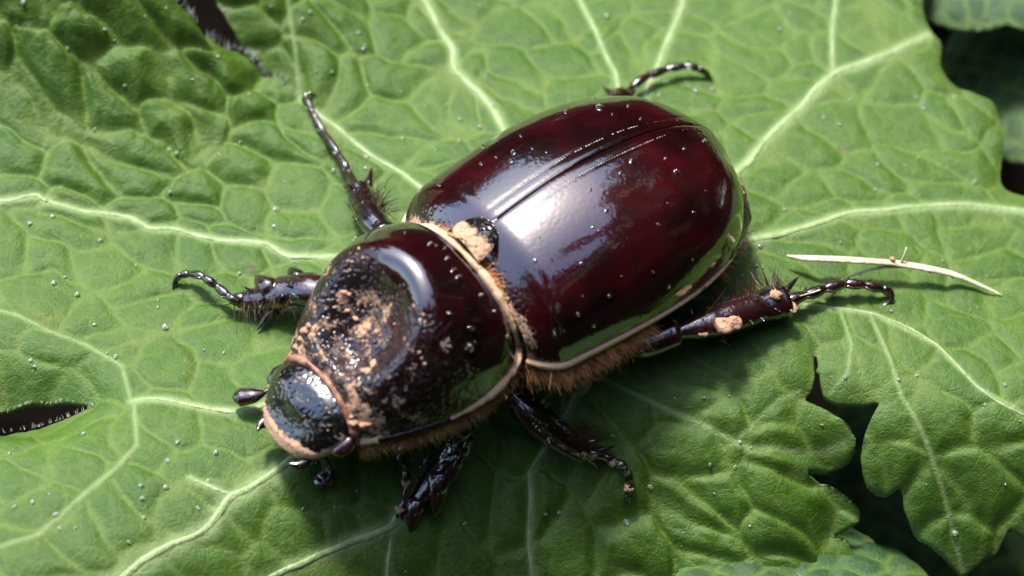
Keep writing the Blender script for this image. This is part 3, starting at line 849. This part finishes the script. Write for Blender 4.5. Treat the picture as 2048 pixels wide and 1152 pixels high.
edge_tube('side_margin', gi[:, 0], [0.024, 0.018, 0.014, 0.014, 0.022, 0.03], M['rim'], [0.8, 0.1, -0.3, -0.4, 0.4, 1.3])
edge_tube('rear_margin', gi[0, :], [0.024, 0.026, 0.032, 0.03, 0.026], M['rim'], [1.3, 1.0, 0.8, 1.0, 1.1])
edge_tube('front_margin', gi[-1, :], [0.03, 0.028, 0.024, 0.026, 0.028, 0.032], M['redrim'], [0.5] * 6)

# head
HPIT = 0.46
hx0, hz0 = 1.14, -0.13
def HD(p):
    p = np.asarray(p, float)
    ca, sa = math.cos(HPIT), math.sin(HPIT)
    return np.stack([ca * p[..., 0] + sa * p[..., 2] + hx0, p[..., 1], -sa * p[..., 0] + ca * p[..., 2] + hz0], -1)
nh, nr = 60, 56
u = np.linspace(0, 1, nh)
hw = np.interp(u, [0, .15, .35, .5, .62, .8, .93, 1], [.33, .37, .385, .365, .335, .31, .275, .16])
ht = np.interp(u, [0, .2, .4, .6, .8, .93, 1], [.20, .225, .205, .15, .095, .085, .03])
hb = np.interp(u, [0, .3, .7, 1], [-.12, -.15, -.10, -.01])
ker = np.ones(7) / 7
sm1 = lambda q: np.convolve(np.pad(q, 3, mode='edge'), ker, 'valid')
hw, ht, hb = sm1(hw), sm1(ht), sm1(hb)
th = np.arange(nr) * 2 * math.pi / nr
c_, s_ = np.cos(th)[None], np.sin(th)[None]
hy = hw[:, None] * np.sign(c_) * np.abs(c_) ** 0.85
hz = np.where(s_ > 0, ht[:, None] * np.abs(s_) ** 0.9, hb[:, None] * np.abs(s_))
Uh = u[:, None] + 0 * c_
hz = hz + np.where(s_ > 0, 0.035 * np.exp(-((Uh - 0.5) / 0.10) ** 2 - (hy / 0.08) ** 2), 0)   # short blunt horn
P = np.stack([0.50 * Uh, hy, hz], -1)
P[..., 0] -= 0.07 * (np.abs(hy) / 0.3) ** 2 * sm(0.5, 1.0, Uh)
P_head = P.copy()
Vh = np.vstack([P.reshape(-1, 3), [[-0.02, 0, 0.03]], [[0.515, 0, 0.0]]])
Fh = [tuple(reversed(f)) for f in grid_faces(nh, nr, True)]
Fh = [tuple(f) for f in grid_faces(nh, nr, True)][:]
Fh += [(nh * nr, (j + 1) % nr, j) for j in range(nr)] + [(nh * nr + 1, (nh - 1) * nr + j, (nh - 1) * nr + (j + 1) % nr) for j in range(nr)]
lowedge = np.exp(-(s_ / 0.35) ** 2)
ch = 0.95 * sm(0.76, 0.92, Uh) + 0.95 * lowedge * sm(0.15, 0.5, Uh) + 0.3 * sm(0.1, 0.3, Uh) * sm(-0.1, 0.2, hy)
head = mesh('head', B(HD(Vh)), Fh, M['head'], beetle, True, {'clay': np.concatenate([ch.ravel(), [0, 1]]), 'pit': np.concatenate([(0.32 + 0 * Uh).ravel(), [0, 0.5]])})
for s in (1, -1):
    v, f = tube_geo(HD([(0.10, s * .32, .0), (0.14, s * .36, .0), (0.19, s * .37, .0), (0.25, s * .36, .0), (0.29, s * .32, .0)]), [0.02, 0.05, 0.06, 0.05, 0.02], 12)
    mesh('eye', B(v), f, M['leg'], head, True, {'clay': np.zeros(len(v)), 'pit': np.zeros(len(v))})
    v, f = tube_geo(catmull(HD([(0.34, s * .16, -.05), (0.44, s * .21, -.06), (0.50, s * .21, -.03), (0.54, s * .17, 0.01)]), 14), np.interp(np.linspace(0, 1, 14), [0, .5, 1], [0.05, 0.045, 0.008]), 10)
    mesh('mandible', B(v), f, M['leg'], head, True, {'clay': np.zeros(len(v)), 'pit': np.zeros(len(v))})

def zero(V): return {'clay': np.zeros(len(V)), 'pit': np.zeros(len(V))}
def lp(*a): return at(a[0], a[1], Hs, a[2])

def shell_tube(name, pts, rad, parent, ns=12, n=24, flat=1.0, mat='leg', clay=0.0, cap=None):
    P = catmull(pts, n); r = np.interp(np.linspace(0, 1, n), np.linspace(0, 1, len(rad)), rad)
    V, F = tube_geo(P, r, ns, flat)
    return mesh(name, V, F, M[mat], parent, True, {'clay': np.full(len(V), clay), 'pit': np.full(len(V), 0.08)})

# antennae: jointed stalk and folded club
for s, pts, club in ((-1, [(556, 772, 0.17), (545, 775, 0.18), (528, 786, 0.16)], [(528, 786, 0.16), (508, 791, 0.14), (482, 794, 0.12), (470, 795, 0.11)]),
                     (1, [(638, 888, 0.20), (645, 905, 0.18), (655, 925, 0.14), (660, 938, 0.11)], [(661, 936, 0.11), (655, 950, 0.08), (645, 962, 0.07), (634, 970, 0.07)])):
    P = [Wd(lp(*q)) for q in pts]
    root_pt = B(HD(np.array([0.34, s * .22, -0.02])))
    an = shell_tube('antenna', [root_pt] + P, [0.02, 0.02, 0.018, 0.017, 0.02][:len(P) + 1], beetle, 8, 18)
    shell_tube('club', [Wd(lp(*q)) for q in club], [0.022, 0.056, 0.07, 0.045], an, 12, 16, 0.75)

def bristles(parent, a, b_, n, ln, rad, dirv, seed, spread=0.06, mat='bristle'):
    R_ = np.random.RandomState(seed)
    f = R_.rand(n)[:, None]
    roots = a * (1 - f) + b_ * f + R_.normal(0, spread * 0.4, (n, 3))
    V, F = strands(roots, np.tile(np.asarray(dirv, float), (n, 1)), ln, rad, 0.05, 2, 0.35, seed)
    tag(mesh('bristle', V, F, M[mat], parent), kind='stuff')

def cone(a, b_, r, ns=8, flat=1.0):
    a, b_ = np.asarray(a), np.asarray(b_)
    return tube_geo(np.array([a, a * .6 + b_ * .4, a * .25 + b_ * .75, b_]), [r, r * .85, r * .5, r * .08], ns, flat)

def make_leg(hip, femur, tibia, trad, teeth, spurs, tarsus, claws, frad=(0.1, 0.11, 0.085), tflat=0.8, tars_r=0.024, clay=0.0, label=None):
    """hip in the beetle frame; the rest as places on or above the leaf"""
    hipW = B(np.array(hip))
    root = empty('leg', (0, 0, 0)); root.parent = beetle
    fem = [hipW] + [Wd(lp(*q)) for q in femur]
    shell_tube('femur', fem, frad, root, 14, 22, 0.8)
    T = [fem[-1]] + [Wd(lp(*q)) for q in tibia]
    n = 26
    P = catmull(T, n); r = np.interp(np.linspace(0, 1, n), np.linspace(0, 1, len(trad)), trad)
    r = r * 1.1 * (0.93 + 0.14 * vnoise(np.arange(n) * 0.6, np.full(n, 3.0 + len(teeth)), 5))
    geos = [tube_geo(P, r, 14, tflat)]
    for k in range(9):      # short spines along the shin
        q = P[5 + 2 * k]; a_ = rnd.uniform(0, 6.28)
        dv_ = np.array([math.cos(a_), math.sin(a_), rnd.uniform(-0.2, 0.9)]); dv_ /= np.linalg.norm(dv_)
        geos.append(cone(q + dv_ * r[5 + 2 * k] * 0.6, q + dv_ * (r[5 + 2 * k] + rnd.uniform(0.03, 0.07)), 0.014, 6))
    for (bx, by, bh), (tx, ty, th_), rr_ in teeth:
        geos.append(cone(Wd(lp(bx, by, bh)), Wd(lp(tx, ty, th_)), rr_))
    V, F = join(geos)
    tb = mesh('tibia', V, F, M['leg'], root, True, {'clay': np.full(len(V), clay), 'pit': np.full(len(V), 0.12)})
    for (bx, by, bh), (tx, ty, th_), rr_ in spurs:
        v, f = cone(Wd(lp(bx, by, bh)), Wd(lp(tx, ty, th_)), rr_)
        mesh('spur', v, f, M['leg'], root, True, zero(v))
    Q_ = [Wd(lp(*q)) for q in tarsus]
    n = 60
    P = catmull(Q_, n)
    ph = np.linspace(0, 1, n)
    seg = np.abs(np.sin(ph * 5 * math.pi)) ** 0.6
    r = tars_r * (0.55 + 0.5 * seg) * (1.15 - 0.25 * ph)
    tg = [tube_geo(P, r, 10)]
    for k in (11, 23, 35, 47):
        T_ = P[k + 1] - P[k - 1]; T_ /= np.linalg.norm(T_)
        for sg in (-1, 1):
            sd2 = np.cross(T_, [0, 0, 1]) * sg
            tg.append(cone(P[k] + sd2 * tars_r * 0.3, P[k] + sd2 * tars_r * 1.6 + T_ * tars_r * 1.6 + np.array([0, 0, 0.01]), tars_r * 0.3, 5))
    V, F = join(tg)
    ts = mesh('tarsus', V, F, M['leg'], root, True, {'clay': np.full(len(V), clay), 'pit': np.full(len(V), 0.2)})
    for c in claws:
        Pc = catmull([Q_[-1]] + [Wd(lp(*q)) for q in c], 12)
        v, f = tube_geo(Pc, np.linspace(tars_r * 0.75, tars_r * 0.15, 12), 8)
        mesh('claw', v, f, M['leg'], root, True, zero(v))
    return root, tb, ts, T, Q_

# fore leg on the far side (toothed shin, curved foot)
L1, tb, ts, T, Q_ = make_leg((0.62, -0.30, -0.22), [(680, 590, 0.30)], [(600, 578, 0.24), (540, 592, 0.16), (478, 600, 0.10)], (0.09, 0.12, 0.115, 0.09, 0.055),
    [((600, 566, 0.24), (578, 533, 0.24), 0.075), ((545, 584, 0.2), (510, 551, 0.2), 0.09), ((490, 600, 0.12), (456, 594, 0.1), 0.055), ((640, 572, 0.26), (630, 543, 0.26), 0.05)],
    [((560, 605, 0.12), (514, 660, 0.03), 0.045)],
    [(482, 606, 0.12), (462, 596, 0.14), (440, 578, 0.15), (420, 563, 0.15), (398, 550, 0.13), (375, 548, 0.10), (362, 550, 0.08)],
    [[(352, 556, 0.05), (347, 568, 0.02), (347, 582, -0.005)], [(354, 562, 0.03), (352, 574, 0.01)]], (0.1, 0.09), 0.75, 0.03)
bristles(L1, T[1], T[3], 80, 0.19, 0.005, (0.1, -0.9, 0.1), 31)
# fore leg on the near side (broad blade with three teeth)
L2, tb, ts, T, Q_ = make_leg((0.55, 0.32, -0.22), [(925, 868, 0.30)], [(908, 905, 0.24), (872, 950, 0.15), (822, 1020, 0.05)], (0.08, 0.095, 0.08, 0.07, 0.045),
    [((912, 905, 0.24), (898, 974, 0.18), 0.085), ((880, 945, 0.18), (868, 1040, 0.08), 0.095), ((834, 1000, 0.08), (820, 1064, 0.0), 0.08)],
    [((850, 930, 0.18), (856, 905, 0.2), 0.025)],
    [(842, 880, 0.30), (800, 900, 0.18), (806, 930, 0.12), (812, 955, 0.10), (815, 975, 0.08), (806, 1005, 0.04), (800, 1020, 0.03)],
    [[(795, 1030, 0.01), (793, 1040, -0.005)], [(803, 1032, 0.01), (806, 1042, -0.005)]], (0.1, 0.1), 0.7, 0.03)
# middle leg on the far side
L3, tb, ts, T, Q_ = make_leg((-0.05, -0.45, -0.2), [(772, 470, 0.34)], [(745, 440, 0.30), (728, 405, 0.24), (716, 378, 0.20)], (0.085, 0.095, 0.09, 0.08),
    [((722, 385, 0.2), (684, 372, 0.12), 0.035), ((735, 380, 0.2), (744, 332, 0.16), 0.035), ((722, 388, 0.18), (705, 398, 0.12), 0.03)],
    [((712, 380, 0.2), (690, 352, 0.12), 0.02)],
    [(716, 378, 0.18), (702, 352, 0.14), (690, 330, 0.11), (672, 300, 0.09), (650, 268, 0.07), (632, 238, 0.06), (620, 212, 0.06), (612, 198, 0.05)],
    [[(612, 190, 0.05), (622, 186, 0.03), (634, 192, 0.0)], [(606, 196, 0.03), (606, 208, 0.0)]], (0.1, 0.09), 0.85, 0.026)
bristles(L3, T[1], T[2], 70, 0.19, 0.005, (0.5, 0.6, 0.2), 33, 0.12)
bristles(L3, Q_[1], Q_[4], 24, 0.07, 0.003, (-0.6, -0.3, 0.1), 34)
# middle leg on the near side
L4, tb, ts, T, Q_ = make_leg((-0.05, 0.42, -0.24), [(1020, 785, 0.36)], [(1065, 830, 0.28), (1125, 878, 0.18), (1170, 905, 0.12)], (0.06, 0.10, 0.11, 0.095, 0.085),
    [((1165, 905, 0.12), (1190, 932, 0.06), 0.05), ((1160, 890, 0.12), (1192, 880, 0.14), 0.035), ((1140, 895, 0.12), (1160, 925, 0.06), 0.04)],
    [((1180, 905, 0.1), (1232, 892, 0.10), 0.028), ((1175, 912, 0.1), (1200, 942, 0.03), 0.03)],
    [(1172, 905, 0.12), (1200, 912, 0.10), (1225, 920, 0.09), (1243, 930, 0.08), (1256, 950, 0.07), (1260, 970, 0.05), (1256, 990, 0.03)],
    [[(1252, 1000, 0.01), (1246, 1008, -0.005)], [(1258, 1002, 0.01), (1260, 1010, -0.005)]], (0.1, 0.085), 0.85, 0.033, 0.25)
bristles(L4, T[2], T[3], 80, 0.18, 0.005, (0.7, 0.3, 0.2), 35, 0.1)
# hind leg on the near side
L5, tb, ts, T, Q_ = make_leg((-1.15, 0.45, -0.18), [(1270, 678, 0.34), (1352, 664, 0.32)], [(1420, 645, 0.26), (1500, 620, 0.20), (1565, 602, 0.14)], (0.05, 0.095, 0.105, 0.105, 0.115),
    [((1560, 600, 0.14), (1588, 612, 0.08), 0.06), ((1470, 612, 0.24), (1468, 598, 0.28), 0.03)],
    [((1558, 596, 0.15), (1598, 552, 0.16), 0.03), ((1430, 668, 0.08), (1472, 698, 0.0), 0.022), ((1548, 590, 0.17), (1556, 560, 0.2), 0.015)],
    [(1572, 602, 0.13), (1600, 594, 0.12), (1628, 585, 0.11), (1655, 576, 0.11), (1685, 569, 0.11), (1712, 568, 0.11), (1740, 572, 0.10), (1766, 578, 0.08)],
    [[(1780, 582, 0.06), (1784, 596, 0.03), (1776, 607, 0.0), (1764, 612, -0.005)], [(1776, 590, 0.03), (1778, 602, 0.0)]], (0.12, 0.125, 0.105), 0.85, 0.038)
bristles(L5, T[1], T[3], 170, 0.25, 0.005, (-0.2, 0.9, 0.35), 36, 0.1)
bristles(L5, Q_[1], Q_[5], 26, 0.08, 0.003, (0.3, 0.8, 0.25), 37)
# hind leg on the far side, mostly hidden
L6, tb, ts, T, Q_ = make_leg((-1.15, -0.45, -0.18), [(1180, 330, 0.35)], [(1215, 240, 0.28), (1245, 195, 0.18)], (0.08, 0.085, 0.08),
    [((1240, 205, 0.2), (1204, 172, 0.12), 0.04), ((1250, 195, 0.18), (1272, 180, 0.16), 0.04)],
    [((1235, 205, 0.2), (1214, 190, 0.1), 0.03)],
    [(1248, 200, 0.16), (1262, 178, 0.12), (1285, 158, 0.11), (1315, 145, 0.10), (1345, 136, 0.10), (1375, 132, 0.10), (1398, 138, 0.08)],
    [[(1412, 144, 0.06), (1420, 154, 0.03), (1426, 168, -0.005)], [(1414, 152, 0.02), (1416, 166, -0.005)]], (0.1, 0.1), 0.85, 0.03)

# clods of dried clay stuck on the hind shin
def clod(parent, p, r, seed, flat=0.6):
    R_ = np.random.RandomState(seed)
    n1_, n2_ = 9, 12
    a_ = np.linspace(0.02, math.pi - 0.02, n1_)[:, None]; b2_ = np.arange(n2_)[None] * 2 * math.pi / n2_
    rad = r * (0.7 + 0.6 * R_.rand(n1_, n2_))
    v = np.stack([rad * np.sin(a_) * np.cos(b2_), rad * np.sin(a_) * np.sin(b2_), flat * rad * np.cos(a_) + 0 * b2_], -1)
    mesh('clay_clod', v.reshape(-1, 3) + p, grid_faces(n1_, n2_, True), M['clay'], parent, True)
for q, r, k in (((1392, 656, 0.30), 0.055, 1), ((1402, 664, 0.32), 0.045, 2), ((1448, 650, 0.34), 0.07, 3), ((1468, 646, 0.32), 0.055, 4), ((1582, 616, 0.17), 0.045, 5), ((1551, 590, 0.26), 0.042, 6)):
    clod(L5, Wd(lp(*q)), r, k)
for q, r, k in (((1145, 885, 0.2), 0.03, 7), ((1168, 890, 0.16), 0.035, 8), ((1182, 910, 0.12), 0.045, 9), ((1258, 975, 0.06), 0.035, 10), ((1225, 925, 0.1), 0.03, 11)):
    clod(L4, Wd(lp(*q)), r, k)
for q, r, k in (((812, 965, 0.1), 0.035, 12), ((800, 1018, 0.04), 0.035, 13), ((806, 930, 0.13), 0.022, 14)):
    clod(L2, Wd(lp(*q)), r, k)

# raised crumbs of clay on the pronotum's rough front and on the head
R_ = np.random.RandomState(77)
for k in range(46):
    v0, th0 = R_.uniform(0.45, 0.96), R_.uniform(-0.6, 1.0)
    ii, jj = int(v0 * (nv_ - 1)), int((th0 + math.pi / 2) / math.pi * (nt_ - 1))
    clod(pro_ob, B(Q[ii, jj]), R_.uniform(0.005, 0.013), 200 + k, 0.4)
for (ii, jj) in ((118, 40), (122, 36), (112, 44), (88, 62), (84, 58), (100, 92), (106, 96), (122, 128), (124, 122)):
    for _ in range(2):
        clod(pro_ob, B(Q[ii + R_.randint(-3, 4), jj + R_.randint(-3, 4)]), R_.uniform(0.018, 0.034), 300 + ii + jj + _, 0.28)
for k in range(16):
    ii, jj = R_.randint(12, 56), R_.randint(4, 26)
    clod(head, B(HD(P_head[ii, jj])), R_.uniform(0.005, 0.013), 400 + k, 0.45)

# orange hair under the shell's near edge, at the waist and on the breast
def fringe(name, P, D, ln, rad, seed, jit=0.36, sag=0.15):
    V, F = strands(B(P), D @ BM.T, ln, rad, sag, 3, jit, seed)
    tag(mesh(name, V, F, M['hair'], beetle), 'orange-brown hair', kind='stuff')
R_ = np.random.RandomState(5)
n = 1300
s_ = R_.rand(n) ** 1.3 * 0.40
for side, nn_ in ((1, n), (-1, 200)):
    ss = s_[:nn_]
    P = ely(ss, np.full(nn_, side * math.pi / 2)); P[:, 1] *= 0.97; P[:, 2] -= 0.02 + 0.12 * R_.rand(nn_)
    D = np.tile([-0.3, side * 0.85, -0.5], (nn_, 1))
    fringe('body_hair', P, D, 0.12, 0.0024, 40 + side)
n = 900
v_ = R_.rand(n)
for side, nn_ in ((1, 900), (-1, 160)):
    P, _ = pro(v_[:nn_], np.full(nn_, side * math.pi / 2)); P[:, 1] *= 0.96; P[:, 2] -= 0.02 + 0.08 * R_.rand(nn_)
    D = np.tile([-0.15, side * 0.75, -0.65], (nn_, 1))
    fringe('body_hair', P, D, 0.085, 0.0024, 50 + side)
n = 1500   # waist
th = R_.uniform(-1.2, 1.5, n)
P, _ = pro(np.zeros(n), th); P[:, 0] -= 0.02 + 0.05 * R_.rand(n); P[:, 2] -= 0.03
D = np.stack([np.full(n, -0.9), 0.3 * np.sin(th), 0.05 + 0 * th], -1)
fringe('body_hair', P, D, 0.10, 0.0036, 60, 0.2, 0.1)
n = 90   # stiff hair behind, at the wing tips
ss = R_.uniform(0.70, 0.99, n)
P = ely(ss, np.full(n, math.pi / 2)); P[:, 2] -= 0.04; P[:, 1] *= 0.97
D = np.stack([np.full(n, -0.6), np.full(n, 0.7), np.full(n, -0.15)], -1)
fringe('body_hair', P, D, 0.08, 0.003, 61, 0.2)

# ------------------------------------------------------------------ dry straw on the leaf
sp = [(1574, 511, 0.10), (1610, 516, 0.13), (1680, 519, 0.15), (1760, 524, 0.15), (1800, 528, 0.14), (1860, 538, 0.12), (1910, 550, 0.09), (1960, 570, 0.05), (2004, 590, 0.01)]
o0 = lp(1790, 530, 0.0)
straw = empty('dry_straw', o0, 'split pale straw stalk lying across the large leaf', 'straw')
tube('stalk', [lp(*q) - o0 for q in sp], [0.008, 0.026, 0.03, 0.028, 0.03, 0.03, 0.026, 0.015, 0.006], M['straw'], straw, 8, 50, 0.5)
tube('split_fibre', [lp(*q) - o0 for q in ((1830, 532, 0.13), (1770, 534, 0.12), (1720, 545, 0.07), (1680, 562, 0.03), (1640, 580, 0.14), (1600, 592, 0.17))], [0.014, 0.013, 0.011, 0.009, 0.007, 0.004], M['straw'], straw, 6, 40)
tube('twiglet', [lp(*q) - o0 for q in ((1800, 528, 0.14), (1808, 512, 0.2), (1813, 495, 0.26))], [0.01, 0.009, 0.006], M['straw'], straw, 6, 10)
for q in ((1905, 552, 0.08), (1860, 542, 0.1), (1785, 518, 0.17)):
    clod(straw, lp(*q) - o0, 0.018, int(q[0]))

# ------------------------------------------------------------------ dew
def drop_mesh(k, mat):
    R_ = np.random.RandomState(70 + k)
    n1_, n2_ = 12, 16
    a_ = np.linspace(0.0, math.pi, n1_)[:, None]; b2_ = np.arange(n2_)[None] * 2 * math.pi / n2_
    e = 1 + 0.12 * np.cos(2 * b2_ + R_.rand() * 6)
    z = np.cos(a_); z = np.where(z < 0, z * 0.55, z * 0.85)
    v = np.stack([np.sin(a_) * np.cos(b2_) * e, np.sin(a_) * np.sin(b2_) * e, z + 0 * b2_], -1)
    me = bpy.data.meshes.new('water_droplet')
    F = grid_faces(n1_, n2_, True)
    me.from_pydata([tuple(map(float, q)) for q in v.reshape(-1, 3)], [], [tuple(map(int, f)) for f in F])
    me.validate()
    me.polygons.foreach_set('use_smooth', np.full(len(me.polygons), True))
    me.materials.append(M[mat])
    return me
DM = [drop_mesh(k, 'water') for k in range(4)]
DC = [drop_mesh(k, 'clear_water') for k in range(4)]
def droplet(p, r, nrm, label, group, kinds=None):
    o = bpy.data.objects.new('water_droplet', (kinds or DM)[rnd.randrange(4)])
    link(o)
    o.location = p
    o.scale = (r, r * rnd.uniform(0.85, 1.1), r)
    o.rotation_euler = Vector(nrm).to_track_quat('Z', 'Y').to_euler()
    return tag(o, label, 'water drop', group)
STRAW = [tuple(lp(*q)[:2]) for q in sp]
def dew_label(x, y):
    if seg_dist(np.array([x]), np.array([y]), STRAW)[0] < 0.4: return 'small dew drop on the leaf beside the dry straw'
    if x < -1.5 and y > 1.45: return 'small dew drop on the quilted leaf lobe beside the hairy notch'
    if x < -1.5 and y < -0.25: return 'small dew drop on the leaf round the narrow dark slit'
    if x < -1.0: return 'small dew drop on the leaf in front of the toothed foreleg'
    if x > 1.0 and y < -0.9: return 'small dew drop on the toothed leaf lobes beside the dark gap'
    if x > 1.0: return 'small dew drop on the leaf behind the wing tips'
    if y < -0.3: return 'small dew drop on the sloping leaf below the clay-tipped legs'
    return 'small dew drop on the leaf beside the far wing case'
def leaf_dew(p, r):
    lab = dew_label(p[0], p[1])
    droplet(p + np.array([0, 0, r * 0.35]), r, lnorm(p[0], p[1]), lab, lab.replace('small dew drop', 'dew drops'))
marks = [(605, 40, 9), (621, 25, 9), (718, 67, 9), (727, 100, 9), (730, 92, 7), (1213, 33, 11), (632, 143, 6), (664, 145, 7), (1390, 183, 11), (1425, 180, 8),
         (986, 212, 9), (920, 240, 9), (852, 212, 6), (893, 210, 6), (960, 255, 8), (805, 278, 8), (918, 283, 7), (870, 300, 6), (733, 315, 10), (732, 338, 9),
         (668, 342, 10), (1970, 181, 10), (1845, 210, 9), (1848, 218, 9), (1648, 236, 9), (1680, 250, 8), (1775, 193, 6), (1318, 192, 8), (1320, 160, 6),
         (92, 402, 8), (106, 434, 10), (60, 448, 9), (552, 420, 12), (548, 454, 9), (201, 482, 9), (108, 567, 11), (155, 590, 11), (130, 555, 6), (331, 655, 13),
         (62, 722, 9), (70, 734, 7), (232, 714, 9), (190, 650, 8), (448, 706, 7), (338, 300, 6), (353, 308, 9), (190, 260, 6), (340, 385, 7), (440, 310, 6),
         (168, 868, 9), (336, 922, 10), (332, 975, 10), (282, 972, 9), (285, 998, 10), (288, 1036, 8), (432, 906, 11), (418, 962, 9), (356, 885, 9), (113, 1030, 11),
         (66, 1005, 9), (30, 1014, 8), (120, 1057, 7), (152, 1056, 6), (258, 1085, 8), (395, 1015, 6), (20, 907, 7), (606, 1018, 6), (713, 982, 6), (930, 1048, 7),
         (1118, 1027, 8), (1091, 1029, 7), (1300, 975, 10), (1253, 1046, 12), (1408, 796, 7), (1350, 797, 6), (1225, 873, 6), (1513, 533, 8), (1520, 493, 9),
         (1682, 486, 6), (1885, 523, 7), (1720, 548, 7), (1783, 623, 7), (1900, 548, 6), (1640, 720, 7), (1690, 755, 8), (1797, 760, 8), (1910, 1068, 12), (2010, 770, 8),
         (1970, 810, 7), (1480, 885, 7), (1420, 930, 7), (1470, 935, 7), (47, 6, 10), (210, 60, 8), (136, 97, 7), (250, 172, 7), (400, 100, 6), (436, 114, 8), (500, 190, 7), (385, 160, 6),
         (960, 12, 8), (1330, 60, 8), (1560, 60, 10), (1580, 30, 8), (1700, 200, 7), (1910, 195, 9), (1755, 330, 8), (1750, 380, 7), (1570, 420, 7), (1950, 365, 8)]
def lnorm(x, y):
    e = 0.02
    return np.array([-(Hs(x + e, y) - Hs(x - e, y)) / (2 * e), -(Hs(x, y + e) - Hs(x, y - e)) / (2 * e), 1.0])
for a_, b2_, d_ in marks:
    r = d_ / 600.0 * 1.12
    p = at(a_, b2_, Hs, 0.0)
    if poly_sdf(np.array([p[0]]), np.array([p[1]]), OUT)[0] > -0.03: continue
    leaf_dew(p, r)
cnt = 0
while cnt < 110:
    a_, b2_ = rnd.uniform(0, 2048), rnd.uniform(0, 1152)
    p = at(a_, b2_, Hs, 0.0)
    if poly_sdf(np.array([p[0]]), np.array([p[1]]), OUT)[0] > -0.06: continue
    r = rnd.uniform(1.6, 4.0) / 300.0 * 0.9
    cnt += 1
    leaf_dew(p, r)
# dew on the wing cases and pronotum
R_ = np.random.RandomState(21)
for k in range(76):
    if k < 56:
        side = 1 if R_.rand() < 0.62 else -1
        s_, th = R_.uniform(0.06, 0.93), side * R_.uniform(0.1, 1.35)
        f = lambda a, b_: ely(np.array(a), np.array(b_))
        lab = 'tiny dew drop on the wing case above the clay-smeared hind leg' if side > 0 else 'tiny dew drop on the wing case above the half-hidden hind leg'
        grp = lab.replace('tiny dew drop', 'dew drops')
    else:
        s_, th = R_.uniform(0.08, 0.36), R_.uniform(-1.1, 1.2)
        f = lambda a, b_: pro(np.array(a), np.array(b_))[0]
        lab, grp = 'tiny dew drop on the smooth pronotum', 'dew drops on the pronotum'
    p = f(s_, th); du = f(s_ + 0.01, th) - p; dv_ = f(s_, th + 0.01) - p
    nn = np.cross(du, dv_); nn /= np.linalg.norm(nn) + 1e-12
    if nn[2] < 0: nn = -nn
    r = R_.choice([0.008, 0.011, 0.014, 0.018, 0.025], p=[.35, .3, .2, .1, .05])
    pw = p @ BM.T + BO; nw = nn @ BM.T
    droplet(pw + nw * r * 0.3, r, nw, lab, grp, DC)

# ------------------------------------------------------------------ trees of the garden round about (they shade the sky and show in the shell)
def tree(x, y, h, crown_r, crown_z, n, size, label, seed):
    R_ = np.random.RandomState(seed)
    root = empty('garden_tree', (x, y, -5.5), label, 'tree', 'trees round the garden')
    tube('trunk', [(0, 0, -3), (h * .01, 0, h * .25), (-h * .015, h * .01, h * .55), (0, 0, h * .9)], [h * .035, h * .028, h * .02, h * .006], M['bark'], root, 10, 20)
    for k in range(6):
        a = k * 1.05 + R_.rand(); z0 = h * (0.35 + 0.07 * k)
        e = np.array([math.cos(a) * crown_r * .7, math.sin(a) * crown_r * .7, z0 + h * .14])
        tube('limb', [(0, 0, z0), e * np.array([.5, .5, 1]) - np.array([0, 0, h * .04]), e], [h * .013, h * .009, h * .003], M['bark'], root, 7, 10)
    nc = 46
    cc = R_.normal(0, 1, (nc, 3)); cc /= np.linalg.norm(cc, axis=1)[:, None]; cc *= (R_.rand(nc, 1) ** 0.4)
    cc = cc * np.array([crown_r, crown_r, (h - crown_z) * 0.6]) + np.array([0, 0, crown_z + (h - crown_z) * .45])
    c = cc[R_.randint(nc, size=n)] + R_.normal(0, crown_r * 0.15, (n, 3))
    q = R_.normal(0, 1, (n, 3)); q /= np.linalg.norm(q, axis=1)[:, None]
    w = np.cross(q, R_.normal(0, 1, (n, 3))); w /= np.linalg.norm(w, axis=1)[:, None]
    sz = size * (0.6 + 0.8 * R_.rand(n, 1))
    V = np.stack([c - q * sz, c + w * sz * .5, c + q * sz, c - w * sz * .5], 1).reshape(-1, 3)
    mesh('crown', V, np.arange(4 * n).reshape(-1, 4), M['tree_leaf'], root, False)
tree(60, -330, 400, 240, 50, 14000, 22, 'broad tree in front of the garden bed', 1)
tree(360, -90, 300, 240, 30, 14000, 22, 'low rounded tree beside the garden bed', 2)
tree(460, 330, 700, 260, 60, 18000, 26, 'tall spreading tree behind the bed', 3)
tree(0, 760, 460, 330, 30, 16000, 28, 'distant tree at the far end of the garden', 4)
tree(-480, 560, 440, 300, 30, 16000, 28, 'distant bushy tree on the shaded side', 5)
tree(-420, -430, 360, 220, 40, 9000, 24, 'low dense tree at the near corner of the garden', 6)
tree(430, 800, 560, 330, 30, 16000, 28, 'distant broad tree between two garden trees', 7)
